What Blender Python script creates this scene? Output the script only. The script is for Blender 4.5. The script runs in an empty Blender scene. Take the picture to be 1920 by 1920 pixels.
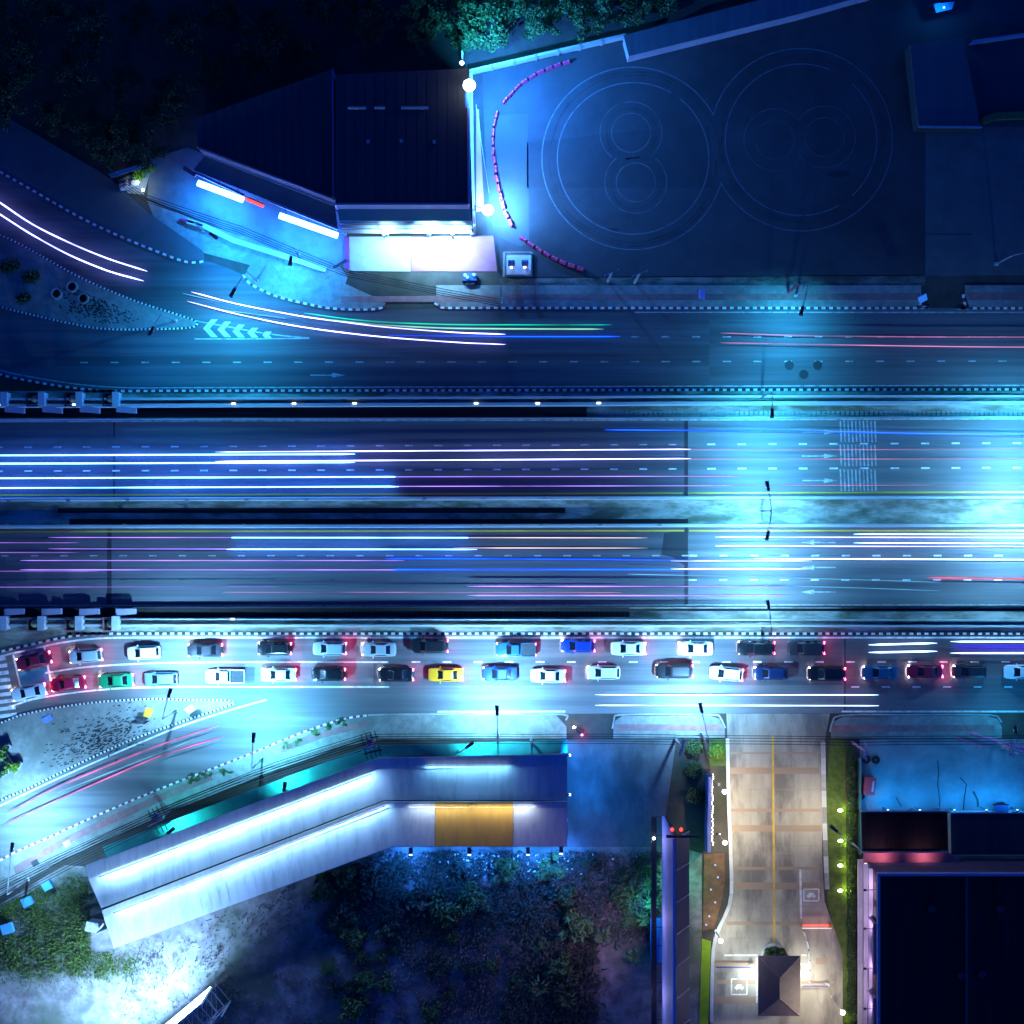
import bpy, bmesh, math, random
import numpy as np
from mathutils import Vector, Matrix
random.seed(7); rng = np.random.default_rng(7)
sc = bpy.context.scene
COL = sc.collection
R = math.radians
S = 14.0            # ground pixels of the 1920 px photograph per metre
H = 220.0           # height of the camera above the road

# ------------------------------------------------------------------ camera
cd = bpy.data.cameras.new('camera'); cam = bpy.data.objects.new('camera', cd); COL.objects.link(cam)
cam.location = (0, 0, H); cam.rotation_euler = (0, 0, 0)
cd.sensor_width = 36; cd.sensor_fit = 'HORIZONTAL'; cd.lens = 18*H/(960/S)
cd.clip_start = 1; cd.clip_end = 3000
sc.camera = cam
# ------------------------------------------------------------------ night sky
wd = bpy.data.worlds.new('World'); sc.world = wd; wd.use_nodes = True
nt = wd.node_tree; nt.nodes.clear()
sky = nt.nodes.new('ShaderNodeTexSky'); sky.sky_type = 'NISHITA'; sky.sun_disc = False
sky.sun_elevation = R(-4); sky.sun_rotation = R(120)
tint = nt.nodes.new('ShaderNodeMix'); tint.data_type = 'RGBA'; tint.blend_type = 'MULTIPLY'
tint.inputs[0].default_value = 1; tint.inputs[7].default_value = (0.0, 0.13, 1.0, 1)
bg = nt.nodes.new('ShaderNodeBackground'); bg.inputs[1].default_value = 15.5
wo = nt.nodes.new('ShaderNodeOutputWorld')
nt.links.new(sky.outputs[0], tint.inputs[6]); nt.links.new(tint.outputs[2], bg.inputs[0]); nt.links.new(bg.outputs[0], wo.inputs[0])
sc.view_settings.view_transform = 'Standard'; sc.view_settings.look = 'None'
sc.view_settings.exposure = 0; sc.view_settings.gamma = 1
sc.cycles.use_denoising = True
sc.cycles.max_bounces = 4; sc.cycles.diffuse_bounces = 2; sc.cycles.glossy_bounces = 2
sc.cycles.transmission_bounces = 2; sc.cycles.transparent_max_bounces = 4
sc.cycles.sample_clamp_indirect = 4; sc.cycles.caustics_reflective = False; sc.cycles.caustics_refractive = False

# ------------------------------------------------------------------ helpers
def P(x, y, z=0.0):
    k = (H-z)/H/S
    return Vector(((x-960)*k, (960-y)*k, z))
def W(pts, z=0.0): return [P(a, b, z) for a, b in pts]

_m = {}
def mat(name, col, rough=0.8, col2=None, scale=1.0, stretch=(1, 1, 1), lo=0.35, hi=0.65, detail=6, col3=None, scale3=0.1,
        metal=0.0, emit=None, es=1.0, bump=0.0, coords='pos', spec=0.3, coat=0.0):
    if name in _m: return _m[name]
    m = bpy.data.materials.new(name); m.use_nodes = True; n = m.node_tree; b = n.nodes['Principled BSDF']
    b.inputs['Roughness'].default_value = rough; b.inputs['Metallic'].default_value = metal
    b.inputs['Specular IOR Level'].default_value = spec; b.inputs['Coat Weight'].default_value = coat
    b.inputs['Base Color'].default_value = (*col, 1)
    if emit:
        b.inputs['Emission Color'].default_value = (*emit, 1); b.inputs['Emission Strength'].default_value = es
    if col2:
        if coords == 'pos': g = n.nodes.new('ShaderNodeNewGeometry'); out = g.outputs['Position']
        else: g = n.nodes.new('ShaderNodeTexCoord'); out = g.outputs['Object']
        mp = n.nodes.new('ShaderNodeMapping'); mp.inputs['Scale'].default_value = stretch; n.links.new(out, mp.inputs[0])
        def noise(sc_, lo_, hi_, det):
            t = n.nodes.new('ShaderNodeTexNoise'); t.inputs['Scale'].default_value = sc_; t.inputs['Detail'].default_value = det
            t.inputs['Roughness'].default_value = 0.65
            n.links.new(mp.outputs[0], t.inputs['Vector'])
            r = n.nodes.new('ShaderNodeMapRange'); r.inputs[1].default_value = lo_; r.inputs[2].default_value = hi_
            n.links.new(t.outputs[0], r.inputs[0]); return t, r
        t, r = noise(scale, lo, hi, detail)
        mx = n.nodes.new('ShaderNodeMix'); mx.data_type = 'RGBA'
        mx.inputs[6].default_value = (*col, 1); mx.inputs[7].default_value = (*col2, 1)
        n.links.new(r.outputs[0], mx.inputs[0]); last = mx.outputs[2]
        if col3:
            t3, r3 = noise(scale3, 0.48, 0.62, 5)
            m3 = n.nodes.new('ShaderNodeMix'); m3.data_type = 'RGBA'; n.links.new(last, m3.inputs[6]); m3.inputs[7].default_value = (*col3, 1)
            n.links.new(r3.outputs[0], m3.inputs[0]); last = m3.outputs[2]
        n.links.new(last, b.inputs['Base Color'])
        if bump:
            bp = n.nodes.new('ShaderNodeBump'); bp.inputs['Strength'].default_value = bump; bp.inputs['Distance'].default_value = 0.1
            n.links.new(t.outputs[0], bp.inputs['Height']); n.links.new(bp.outputs[0], b.inputs['Normal'])
    _m[name] = m; return m

class MB:
    def __init__(s): s.v = []; s.f = []; s.mi = []
    def face(s, pts, mi=0):
        i = len(s.v); s.v += [tuple(p) for p in pts]; s.f.append(tuple(range(i, i+len(pts)))); s.mi.append(mi)
    def prism(s, pts, z0, z1, mi=0, bottom=False):
        """closed outline of (x, y) extruded from z0 to z1"""
        a = sum(pts[i][0]*pts[(i+1) % len(pts)][1]-pts[(i+1) % len(pts)][0]*pts[i][1] for i in range(len(pts)))
        if a < 0: pts = pts[::-1]
        n = len(pts); i = len(s.v)
        s.v += [(p[0], p[1], z0) for p in pts]+[(p[0], p[1], z1) for p in pts]
        s.f.append(tuple(range(i+n, i+2*n))); s.mi.append(mi)
        if bottom: s.f.append(tuple(range(i+n-1, i-1, -1))); s.mi.append(mi)
        for k in range(n):
            q = (k+1) % n; s.f.append((i+k, i+q, i+n+q, i+n+k)); s.mi.append(mi)
    def box(s, c, size, rz=0.0, mi=0):
        hx, hy, hz = size[0]/2, size[1]/2, size[2]/2; ca, sa = math.cos(rz), math.sin(rz)
        q = [(c[0]+x*ca-y*sa, c[1]+x*sa+y*ca) for x, y in ((-hx, -hy), (hx, -hy), (hx, hy), (-hx, hy))]
        s.prism(q, c[2]-hz, c[2]+hz, mi, True)
    def hexa(s, lo, hi, mi=0):
        """frustum from 4 points lo to 4 points hi (both counter-clockwise)"""
        i = len(s.v); s.v += [tuple(p) for p in lo]+[tuple(p) for p in hi]
        s.f += [(i+3, i+2, i+1, i), (i+4, i+5, i+6, i+7)]; s.mi += [mi, mi]
        for k in range(4):
            q = (k+1) % 4; s.f.append((i+k, i+q, i+4+q, i+4+k)); s.mi.append(mi)
    def tube(s, pts, r, n=8, mi=0, r2=None):
        pts = [Vector(p) for p in pts]; N = len(pts); rings = []
        for k, p in enumerate(pts):
            d = (pts[min(k+1, N-1)]-pts[max(k-1, 0)]).normalized()
            up = Vector((0, 0, 1)) if abs(d.z) < .95 else Vector((1, 0, 0))
            a = d.cross(up).normalized(); b = a.cross(d)
            rr = r if r2 is None else r+(r2-r)*k/(N-1)
            i = len(s.v); s.v += [tuple(p+a*rr*math.cos(t)+b*rr*math.sin(t)) for t in [2*math.pi*j/n for j in range(n)]]
            rings.append(i)
        for k in range(N-1):
            for j in range(n):
                q = (j+1) % n; s.f.append((rings[k]+j, rings[k+1]+j, rings[k+1]+q, rings[k]+q)); s.mi.append(mi)
        s.f.append(tuple(rings[0]+j for j in range(n))); s.mi.append(mi)
        s.f.append(tuple(rings[-1]+j for j in range(n-1, -1, -1))); s.mi.append(mi)
    def ribbon(s, pts, w, z, mi=0):
        l, r_ = offset(pts, w/2), offset(pts, -w/2)
        for k in range(len(pts)-1):
            s.face([(r_[k][0], r_[k][1], z), (r_[k+1][0], r_[k+1][1], z), (l[k+1][0], l[k+1][1], z), (l[k][0], l[k][1], z)], mi)
    def wall(s, pts, w, z0, z1, mi=0):
        s.prism(list(offset(pts, w/2))+list(offset(pts, -w/2))[::-1], z0, z1, mi)
    def blob(s, c, rad, seg=10, rings=6, mi=0):
        i = len(s.v); c = Vector(c)
        if not hasattr(rad, '__len__'): rad = (rad, rad, rad)
        for a in range(rings+1):
            th = math.pi*a/rings
            for b in range(seg):
                ph = 2*math.pi*b/seg
                s.v.append((c.x+rad[0]*math.sin(th)*math.cos(ph), c.y+rad[1]*math.sin(th)*math.sin(ph), c.z+rad[2]*math.cos(th)))
        for a in range(rings):
            for b in range(seg):
                q = (b+1) % seg; s.f.append((i+a*seg+b, i+(a+1)*seg+b, i+(a+1)*seg+q, i+a*seg+q)); s.mi.append(mi)
    def build(s, name, mats, parent=None, smooth=False, loc=None):
        me = bpy.data.meshes.new(name); me.from_pydata(s.v, [], s.f)
        if not isinstance(mats, (list, tuple)): mats = [mats]
        for m in mats: me.materials.append(m)
        me.polygons.foreach_set('material_index', s.mi)
        if smooth: me.polygons.foreach_set('use_smooth', [True]*len(s.f))
        me.update()
        o = bpy.data.objects.new(name, me); COL.objects.link(o)
        if loc is not None: o.location = loc
        if parent: o.parent = parent
        return o

def offset(pts, d):
    out = []; n = len(pts)
    for k in range(n):
        a = Vector((pts[max(k-1, 0)][0], pts[max(k-1, 0)][1])); b = Vector((pts[min(k+1, n-1)][0], pts[min(k+1, n-1)][1]))
        t = (b-a).normalized(); out.append((pts[k][0]-t.y*d, pts[k][1]+t.x*d))
    return out
def smooth(pts, n=8):
    pts = [Vector(p[:2]) for p in pts]; out = []
    for k in range(len(pts)-1):
        p0 = pts[max(k-1, 0)]; p1 = pts[k]; p2 = pts[k+1]; p3 = pts[min(k+2, len(pts)-1)]
        for j in range(n):
            t = j/n
            out.append(0.5*((2*p1)+(p2-p0)*t+(2*p0-5*p1+4*p2-p3)*t*t+(3*p1-p0-3*p2+p3)*t**3))
    out.append(pts[-1]); return [tuple(p) for p in out]
def resample(pts, step):
    out = [pts[0]]; acc = 0.0; prev = Vector(pts[0][:2])
    for p in pts[1:]:
        p = Vector(p[:2])
        while True:
            d = (p-prev).length
            if acc+d < step: acc += d; prev = p; break
            prev = prev+(p-prev)*((step-acc)/d); acc = 0; out.append(tuple(prev))
    return out
def tag(o, label=None, cat=None, group=None, kind=None):
    if label: o['label'] = label
    if cat: o['category'] = cat
    if group: o['group'] = group
    if kind: o['kind'] = kind
    return o
def empty(name, loc, label, cat, group=None, rz=0.0):
    o = bpy.data.objects.new(name, None); COL.objects.link(o); o.location = loc; o.rotation_euler = (0, 0, rz)
    o.empty_display_size = 0.3
    return tag(o, label, cat, group)
def dup(root, loc, rz=0.0, label=None, scale=None):
    r = root.copy(); COL.objects.link(r); r.location = loc; r.rotation_euler = (0, 0, rz)
    if label: r['label'] = label
    if scale: r.scale = scale
    for ch in list(root.children):
        c = ch.copy(); COL.objects.link(c); c.parent = r
        for g in list(ch.children):
            d = g.copy(); COL.objects.link(d); d.parent = c
    return r
def struct(mb, name, m, **k): return tag(mb.build(name, m, **k), kind='structure')
def sheet(name, pxpts, z, m):
    b = MB(); w = [(p.x, p.y) for p in W(pxpts)]
    a = sum(w[i][0]*w[(i+1) % len(w)][1]-w[(i+1) % len(w)][0]*w[i][1] for i in range(len(w)))
    if a < 0: w = w[::-1]
    b.face([(x, y, z) for x, y in w]); return struct(b, name, m)
def slab(name, pxpts, h, m):
    b = MB(); b.prism([(p.x, p.y) for p in W(pxpts)], -0.05, h); return struct(b, name, m)
def w2(pxpts): return [(p.x, p.y) for p in W(pxpts)]
def area_lamp(parent, loc, power, col, size=0.5, aim=(0, 0, -1), shape='DISK', size_y=None, spread=180):
    ld = bpy.data.lights.new('lamp_light', 'AREA'); ld.shape = shape; ld.size = size
    if size_y: ld.size_y = size_y
    ld.energy = power; ld.color = col; ld.spread = R(spread)
    o = bpy.data.objects.new('lamp_light', ld); COL.objects.link(o); o.location = loc
    o.rotation_euler = Vector(aim).to_track_quat('-Z', 'Y').to_euler()
    o.parent = parent
    return o

# ------------------------------------------------------------------ materials
asph = mat('asphalt', (.075, .075, .083), .75, (.125, .125, .135), 0.55, (0.05, 1.9, 1), .36, .64, 9, (.060, .060, .066), .12, spec=.35)
asph2 = mat('asphalt_old', (.085, .085, .095), .8, (.14, .135, .145), 0.6, (0.05, 1.7, 1), .36, .64, 9, (.075, .075, .08), .12)
conc_road = mat('concrete_road', (.12, .12, .125), .75, (.19, .185, .18), 0.5, (0.06, 1.6, 1), .36, .64, 9, (.105, .105, .11), .14)
asph_yard = mat('asphalt_yard', (.05, .05, .056), .85, (.07, .07, .078), 0.25, (1, 1, 1), .3, .7, 8, (.04, .04, .045), .04)
asph_patch = mat('asphalt_and_light_patch', (.085, .085, .09), .85, (.11, .11, .115), 0.4, (1, 1, 1), .3, .7, 8)
asph_dark = mat('asphalt_new', (.03, .03, .034), .8, (.04, .04, .045), 0.3)
pave = mat('paving', (.20, .19, .17), .85, (.29, .28, .25), 1.2, (1, 1, 1), .35, .65, 8, (.15, .15, .13), .12)
redpave = mat('red_paving', (.26, .11, .11), .85, (.34, .17, .16), 0.9, col3=(.2, .12, .12), scale3=.2)
concrete = mat('concrete', (.30, .30, .29), .8, (.42, .41, .39), 0.7, (1, 1, 1), .35, .65, 8, (.22, .22, .21), .15)
barrier_c = mat('barrier_concrete', (.42, .42, .42), .7, (.55, .55, .54), 0.6, (.2, 1, 1), .35, .65, 8)
dirt = mat('dirt', (.10, .085, .065), .95, (.24, .22, .18), .45, (.5, 1.3, 1), .42, .6, 10, (.06, .06, .045), .3, bump=.5)
verge_m = mat('verge_dirt', (.17, .16, .13), .95, (.42, .40, .35), .45, (.4, 1.3, 1), .4, .6, 10, (.11, .12, .08), .3, bump=.5)
soil = mat('soil', (.045, .04, .035), .95, (.09, .075, .06), .2, (1, 1, 1), .35, .65, 10, (.035, .04, .025), .07, bump=.5)
field_soil = mat('field_soil', (.15, .125, .12), .95, (.30, .265, .255), .5, (1, 1, 1), .4, .62, 10, (.10, .115, .08), .09, bump=.8)
redsoil = mat('red_soil', (.13, .06, .035), .95, (.22, .12, .06), .8, (1, 1, 1), .35, .65, 10, bump=.6)
blackm = mat('dark_channel', (.008, .008, .009), .9, (.02, .02, .022), .6, (.1, 1, 1))
white_p = mat('white_paint', (.74, .74, .72), .7, (.32, .32, .32), 1.3, (1, 1, 1), .48, .68, 9)
white_worn = mat('worn_white_paint', (.46, .46, .45), .75, (.22, .22, .22), 1.2, (1, 1, 1), .45, .62, 8)
faint_p = mat('faint_white_paint', (.13, .13, .13), .8, (.06, .06, .065), 0.6, (1, 1, 1), .4, .65, 8)
yellow_p = mat('yellow_paint', (.65, .42, .05), .7, (.45, .30, .06), 1.0, (.3, 1, 1), .45, .7)
black_p = mat('black_paint', (.02, .02, .022), .7, (.035, .035, .035), 2)
red_p = mat('red_kerb_paint', (.28, .035, .06), .7, (.2, .05, .07), 2)
steel = mat('galvanised_steel', (.45, .46, .48), .45, (.36, .37, .39), 2, metal=.5, coords='obj')
dsteel = mat('dark_steel', (.04, .042, .045), .5, (.06, .06, .065), 2, metal=.4, coords='obj')
rubber = mat('rubber', (.012, .012, .013), .85)
glass = mat('dark_glass', (.01, .012, .016), .08, spec=.6)
chrome = mat('alloy', (.5, .5, .52), .3, metal=.9)
trunk_m = mat('bark', (.09, .065, .045), .95, (.14, .10, .075), 3, coords='obj', bump=.6)
leaf_d = mat('leaf_dark', (.03, .06, .02), .7, (.06, .10, .035), .6, (1, 1, 1), .35, .65)
leaf_t = mat('leaf_fresh', (.05, .11, .035), .6, (.09, .16, .05), .7, (1, 1, 1), .35, .65)
leaf_y = mat('leaf_bright', (.14, .26, .02), .6, (.22, .34, .04), .8, (1, 1, 1), .35, .65)
grass_m = mat('grass_blade', (.06, .085, .04), .8, (.17, .155, .12), .35, (1, 1, 1), .35, .65)
lawn_m = mat('lawn', (.05, .09, .015), .9, (.10, .14, .03), 1.2, (1, 1, 1), .35, .65, bump=.4)
pvc_red = mat('red_plastic', (.85, .04, .16), .5, (.7, .05, .16), 1.5, coords='obj')
roof_d = mat('dark_roof_sheet', (.05, .05, .055), .55, (.075, .075, .08), .5, (1.5, .05, 1), .3, .7, 8, spec=.06)
roof_k = mat('black_roof_sheet', (.012, .012, .013), .6, (.02, .02, .021), .4, (1, .1, 1), spec=.06)
roof_w = mat('pale_tarpaulin', (.47, .48, .48), .5, (.33, .34, .35), 1.0, (1.6, .25, 1), .4, .7, 8, (.52, .52, .53), .15, bump=.25)
roof_o = mat('orange_tarpaulin', (.56, .29, .05), .5, (.44, .22, .05), .8, (1.6, .25, 1), .4, .7, 8)
teal_s = mat('teal_sheet', (.05, .36, .30), .5, (.04, .26, .24), .5, (1, 1, 1))
wall_w = mat('white_wall', (.62, .60, .60), .8, (.5, .48, .49), .5)
wall_l = mat('lilac_wall', (.45, .36, .46), .8, (.36, .28, .38), .4)
pink_r = mat('pink_roof', (.45, .16, .19), .7, (.36, .12, .16), .8)
brown_r = mat('brown_tile_roof', (.11, .085, .09), .7, (.15, .11, .10), 1.2, (1, 1, 1))
hazel = mat('drive_concrete', (.28, .25, .20), .8, (.38, .34, .28), .5, (1.2, .35, 1), .35, .65, 10, (.17, .15, .13), .22)
hazel_b = mat('drive_brown_band', (.33, .225, .15), .8, (.29, .22, .165), .8)

CYAN = (.03, .50, 1.0); BLUE = (.01, .30, 1.0); ICE = (.20, .56, 1.0); WARM = (1.0, .93, .74)
def emis(name, c, s): return mat(name, (.02, .02, .02), .5, emit=c, es=s)
lens_c = emis('lamp_lens', (.5, .85, 1), 6)

# ================================================================== GROUND, ROADS
g = MB(); g.face([(-1500, -1500, -.02), (1500, -1500, -.02), (1500, 1500, -.02), (-1500, 1500, -.02)])
struct(g, 'ground', soil)
# main carriageways: bridge deck asphalt left of the joint, concrete right of it
sheet('road', [(-900, 790), (1283, 787), (1283, 934), (-900, 938)], .006, asph)
sheet('road', [(1290, 787), (2900, 784), (2900, 934), (1290, 934)], .006, conc_road)
sheet('road', [(-900, 986), (1283, 986), (1283, 1137), (-900, 1138)], .006, asph2)
sheet('road', [(1290, 986), (2900, 986), (2900, 1136), (1290, 1136)], .006, conc_road)
for y0, y1 in ((787, 934), (986, 1136)):
    b = MB(); b.ribbon(w2([(1286.5, y0), (1286.5, y1)]), .5, .008); struct(b, 'expansion_joint', asph_dark)
b = MB(); b.ribbon(w2([(205, 989), (205, 1135)]), .6, .011); b.ribbon(w2([(214, 790), (214, 936)]), .25, .011); struct(b, 'expansion_joint', asph_dark)
sheet('asphalt_and_light_patch', [(95, 838), (118, 816), (135, 808), (200, 808), (214, 820), (245, 826), (262, 838), (240, 850), (120, 852)], .012, asph_patch)  # light thrown onto the deck, painted as a paler patch
sheet('asphalt_and_light_patch', [(1245, 1000), (1283, 994), (1283, 1060), (1262, 1045), (1240, 1040)], .013, asph_dark)
# upper frontage road with the ramp that joins it from the left
up_k = smooth([(-420, 60), (-200, 205), (0, 322), (70, 362), (140, 402), (200, 432), (290, 470), (345, 490), (385, 489), (455, 515), (470, 533), (520, 557), (600, 575), (690, 581), (790, 579), (833, 577), (900, 577)], 6)
sheet('road', up_k+[(2900, 577), (2900, 732), (220, 733), (100, 722), (0, 702), (-400, 600), (-900, 500), (-900, -200)], .003, asph)
sheet('road', [(1330, 586), (2900, 586), (2900, 727), (1330, 727)], .009, asph2)
b = MB(); b.ribbon(w2([(1197, 588), (1197, 676)]), .12, .014); b.ribbon(w2([(1603, 586), (1603, 706)]), .15, .014); struct(b, 'road_joint', asph_patch)
# lower frontage road, slip road to the lower left
lo_s = smooth([(-420, 1880), (-200, 1730), (0, 1612), (100, 1565), (200, 1520), (320, 1470), (450, 1420), (560, 1375), (640, 1348), (690, 1341), (760, 1338), (1040, 1338)], 6)
sheet('road', [(-900, 1560), (-300, 1330), (0, 1222), (60, 1208), (130, 1195), (200, 1189), (2900, 1189), (2900, 1336), (1040, 1338)]+lo_s[::-1]+[(-900, 2200)], .003, conc_road)
sheet('asphalt_and_light_patch', [(1585, 1200), (2900, 1200), (2900, 1333), (1585, 1333)], .007, asph2)
sheet('asphalt_and_light_patch', [(900, 1200), (1580, 1200), (1580, 1284), (700, 1286), (700, 1200)], .007, asph2)
b = MB(); b.ribbon(w2([(1584, 1197), (1584, 1333)]), .2, .012); struct(b, 'expansion_joint', asph_dark)

# verges between the carriageways
sheet('verge', [(-900, 733), (2900, 733), (2900, 786), (-900, 790)], .002, verge_m)
sheet('verge', [(-900, 934), (2900, 934), (2900, 986), (-900, 986)], .002, verge_m)
sheet('verge', [(-900, 1136), (2900, 1136), (2900, 1189), (200, 1189), (60, 1208), (-900, 1460)], .002, verge_m)
for y0, y1, x0, x1 in ((952, 962, 108, 1060), (973, 984, 130, 1290), (763, 783, -900, 1100), (1139, 1157, -900, 1180), (1141, 1146, 1180, 2900)):
    sheet('drain_and_gap_strip', [(x0, y0), (x1, y0), (x1, y1), (x0, y1)], .010, blackm)  # flat dark strips; the median ones paint the shaded gap between the decks
b = MB()
for k in range(170):
    x = 1130+k*9.0
    b.box(P(x, 775, .03), (.42, .55, .06))
struct(b, 'drain_cover', concrete)
b = MB()
for k in range(60):
    x = 640+k*9.5
    b.box(P(x, 1150, .025), (.05, .9, .05))
struct(b, 'drain_grating', dsteel)

# kerbs, painted in alternating blocks
def kerb(pts, a, b_, step=.51, w=.3, h=.14, sm=6):
    q = resample([(p.x, p.y) for p in W(smooth(pts, sm) if sm else pts)], step); m = MB()
    for k in range(len(q)-1):
        l, r_ = offset([q[k], q[k+1]], w/2), offset([q[k], q[k+1]], -w/2)
        m.prism([l[0], r_[0], r_[1], l[1]], -.02, h, k % 2)
    return struct(m, 'kerb', [a, b_])
kerb([(-300, 600), (-120, 665), (0, 702), (60, 715), (120, 725), (180, 732), (220, 733.5), (300, 733), (1920, 730), (2300, 729)], white_p, black_p)
kerb([(-300, 1302), (-100, 1245), (0, 1222), (60, 1208), (110, 1197), (150, 1191), (200, 1188.5), (300, 1188), (2300, 1188)], white_p, black_p)
kerb([(0, 322), (70, 362), (140, 402), (200, 432), (290, 470), (345, 490), (370, 492), (385, 489)], white_p, red_p)
kerb([(456, 515), (462, 524), (472, 534), (520, 556), (600, 575), (650, 580), (700, 580), (716, 577), (726, 571)], white_p, red_p)
kerb([(815, 568), (824, 574), (834, 577.5), (900, 577.5), (1300, 577.5), (1712, 577.5), (1722, 574), (1729, 565), (1730, 552)], white_p, red_p)
kerb([(1806, 552), (1807, 566), (1816, 577), (1830, 578), (2300, 578)], white_p, red_p)
kerb([(-200, 350), (0, 440), (60, 470), (150, 520), (250, 563), (340, 592), (368, 603), (367, 611), (350, 615), (300, 617), (200, 617), (130, 606), (60, 590), (0, 575), (-200, 520)], white_p, black_p, .27, .25)
kerb([(-200, 1440), (0, 1356), (60, 1336), (160, 1319), (270, 1311), (350, 1312), (420, 1313), (433, 1316), (434, 1321), (350, 1350), (250, 1386), (150, 1431), (60, 1475), (0, 1501), (-200, 1590)], white_p, black_p, .27, .25)
kerb([(-200, 1730), (0, 1613), (100, 1566), (200, 1521), (320, 1471), (450, 1421), (560, 1376), (640, 1349), (690, 1341)], white_p, red_p, .46, .25)
kerb([(690, 1341), (760, 1339), (1040, 1339), (1058, 1346), (1064, 1362)], concrete, concrete, 1.0, .2)
kerb([(1148, 1366), (1152, 1350), (1166, 1340), (1330, 1340), (1350, 1346), (1361, 1368)], concrete, concrete, 1.0, .2)
kerb([(1556, 1372), (1562, 1352), (1580, 1341), (1700, 1340), (1850, 1340), (1872, 1346), (1881, 1362)], concrete, concrete, 1.0, .2)

# traffic islands and pavements
slab('island', smooth([(-200, 352), (0, 442), (60, 472), (150, 522), (250, 565), (340, 594), (366, 604), (362, 611), (300, 615), (200, 615), (130, 604), (60, 588), (0, 573), (-200, 518)], 4), .11, pave)
slab('island', smooth([(-200, 1442), (0, 1358), (60, 1338), (160, 1321), (270, 1313), (350, 1314), (428, 1316), (430, 1321), (350, 1347), (250, 1383), (150, 1428), (60, 1472), (0, 1498), (-200, 1586)], 4), .11, pave)
b = MB()
for k in range(420):      # dark missing blocks in the paving of both islands
    x = 90+random.gauss(95, 45); y = 1385+random.gauss(0, 20)-(x-180)*.28
    if 40 < x < 300: b.box(P(x, y, .113), (random.uniform(.2, .5), .14, .014), .33)
for k in range(330):
    x = random.gauss(180, 35); y = 575+random.gauss(0, 16)+(x-180)*.2
    if 110 < x < 260 and 545+(x-150)*.42 < y < 606: b.box(P(x, y, .113), (.28, .16, .014), -.6)
struct(b, 'missing_paving_blocks', asph_dark)
PV = .12
slab('pavement', [(833, 579), (1712, 579), (1727, 566), (1727, 535), (818, 535), (818, 566)], PV, pave)
slab('pavement', [(1809, 552), (1818, 578), (2500, 578), (2500, 535), (1809, 535)], PV, pave)
slab('pavement', smooth([(458, 516), (474, 535), (520, 558), (600, 577), (690, 580), (716, 575), (724, 569)], 4)+[(700, 556), (620, 520), (560, 500), (470, 495)], PV, pave)
slab('pavement', [(-200, 235), (0, 325), (140, 404), (290, 472), (345, 489), (384, 487), (380, 470), (280, 400), (200, 330), (0, 212), (-200, 120)], PV-.03, asph_patch)
sheet('red_pavement', [(640, 556), (935, 554), (935, 566), (640, 567)], PV+.006, redpave)
sheet('red_pavement', [(945, 552), (1500, 551), (1725, 550), (1725, 563), (945, 563)], PV+.006, redpave)
sheet('red_pavement', [(1812, 548), (2500, 548), (2500, 563), (1812, 563)], PV+.006, redpave)
slab('pavement', lo_s[10:]+[(1062, 1362), (1062, 1384), (720, 1386), (640, 1400), (450, 1470), (300, 1530), (120, 1610), (0, 1680), (-420, 1960)], PV, pave)
sheet('red_pavement', [(30, 1640), (120, 1585), (230, 1535), (330, 1490), (400, 1462), (395, 1452), (320, 1480), (210, 1528), (110, 1575), (25, 1625)], PV+.006, redpave)
sheet('red_pavement', [(520, 1402), (600, 1370), (690, 1352), (690, 1362), (610, 1382), (530, 1412)], PV+.006, redpave)
slab('pavement', [(1150, 1366), (1154, 1351), (1167, 1342), (1330, 1342), (1349, 1348), (1359, 1368), (1359, 1384), (1150, 1384)], PV, pave)
sheet('red_pavement', [(1150, 1358), (1345, 1358), (1357, 1370), (1150, 1370)], PV+.006, redpave)
slab('pavement', [(1558, 1372), (1564, 1353), (1581, 1343), (1850, 1342), (1870, 1348), (1878, 1362), (1878, 1384), (1558, 1384)], PV, pave)
sheet('red_pavement', [(1560, 1360), (1864, 1359), (1864, 1371), (1560, 1372)], PV+.006, redpave)

# painted markings
def lines(pxlines, w, m, z=.018):
    b = MB()
    for l in pxlines: b.ribbon(w2(l), w, z)
    return struct(b, 'road_marking', m)
def dashes(x0, x1, y0, y1, step, ln, w, m, z=.018, xa=0, xb=1920):
    b = MB(); x = x0
    while x < x1:
        f = lambda q: y0+(y1-y0)*(q-xa)/(xb-xa)
        b.ribbon(w2([(x, f(x)), (x+ln, f(x+ln))]), w, z); x += step
    return struct(b, 'road_marking', m)
dashes(-9, 1280, 838.7, 830.7, 54.9, 14.5, .17, white_worn); dashes(1326, 2300, 838.7, 830.7, 57.3, 15, .2, white_p)
dashes(-9, 1280, 883.5, 877, 54.9, 14.5, .19, white_p); dashes(1326, 2300, 883.5, 877, 57.3, 16, .22, white_p)
dashes(2, 1280, 1042, 1041.7, 55.5, 14, .18, white_worn); dashes(1292, 2300, 1042, 1041.7, 57.3, 15, .22, white_p)
dashes(3, 1280, 1086.7, 1087.5, 55.5, 13, .15, faint_p); dashes(1291, 2300, 1086.7, 1087.5, 57.3, 15, .2, white_p)
dashes(150, 2300, 680, 677, 57.4, 15, .17, white_worn); dashes(1183, 2300, 631.5, 631.5, 57.4, 15, .2, white_worn)
dashes(772, 2300, 1241.5, 1241, 58.2, 16, .2, white_p); dashes(1596, 2300, 1288, 1288, 57.4, 15, .2, white_p)
lines([[(-900, 791), (0, 790.5), (1920, 785.5), (2900, 783)], [(-900, 987.5), (2900, 987)], [(-900, 1136.5), (0, 1135.5), (2900, 1133.5)]], .2, white_worn)
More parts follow.
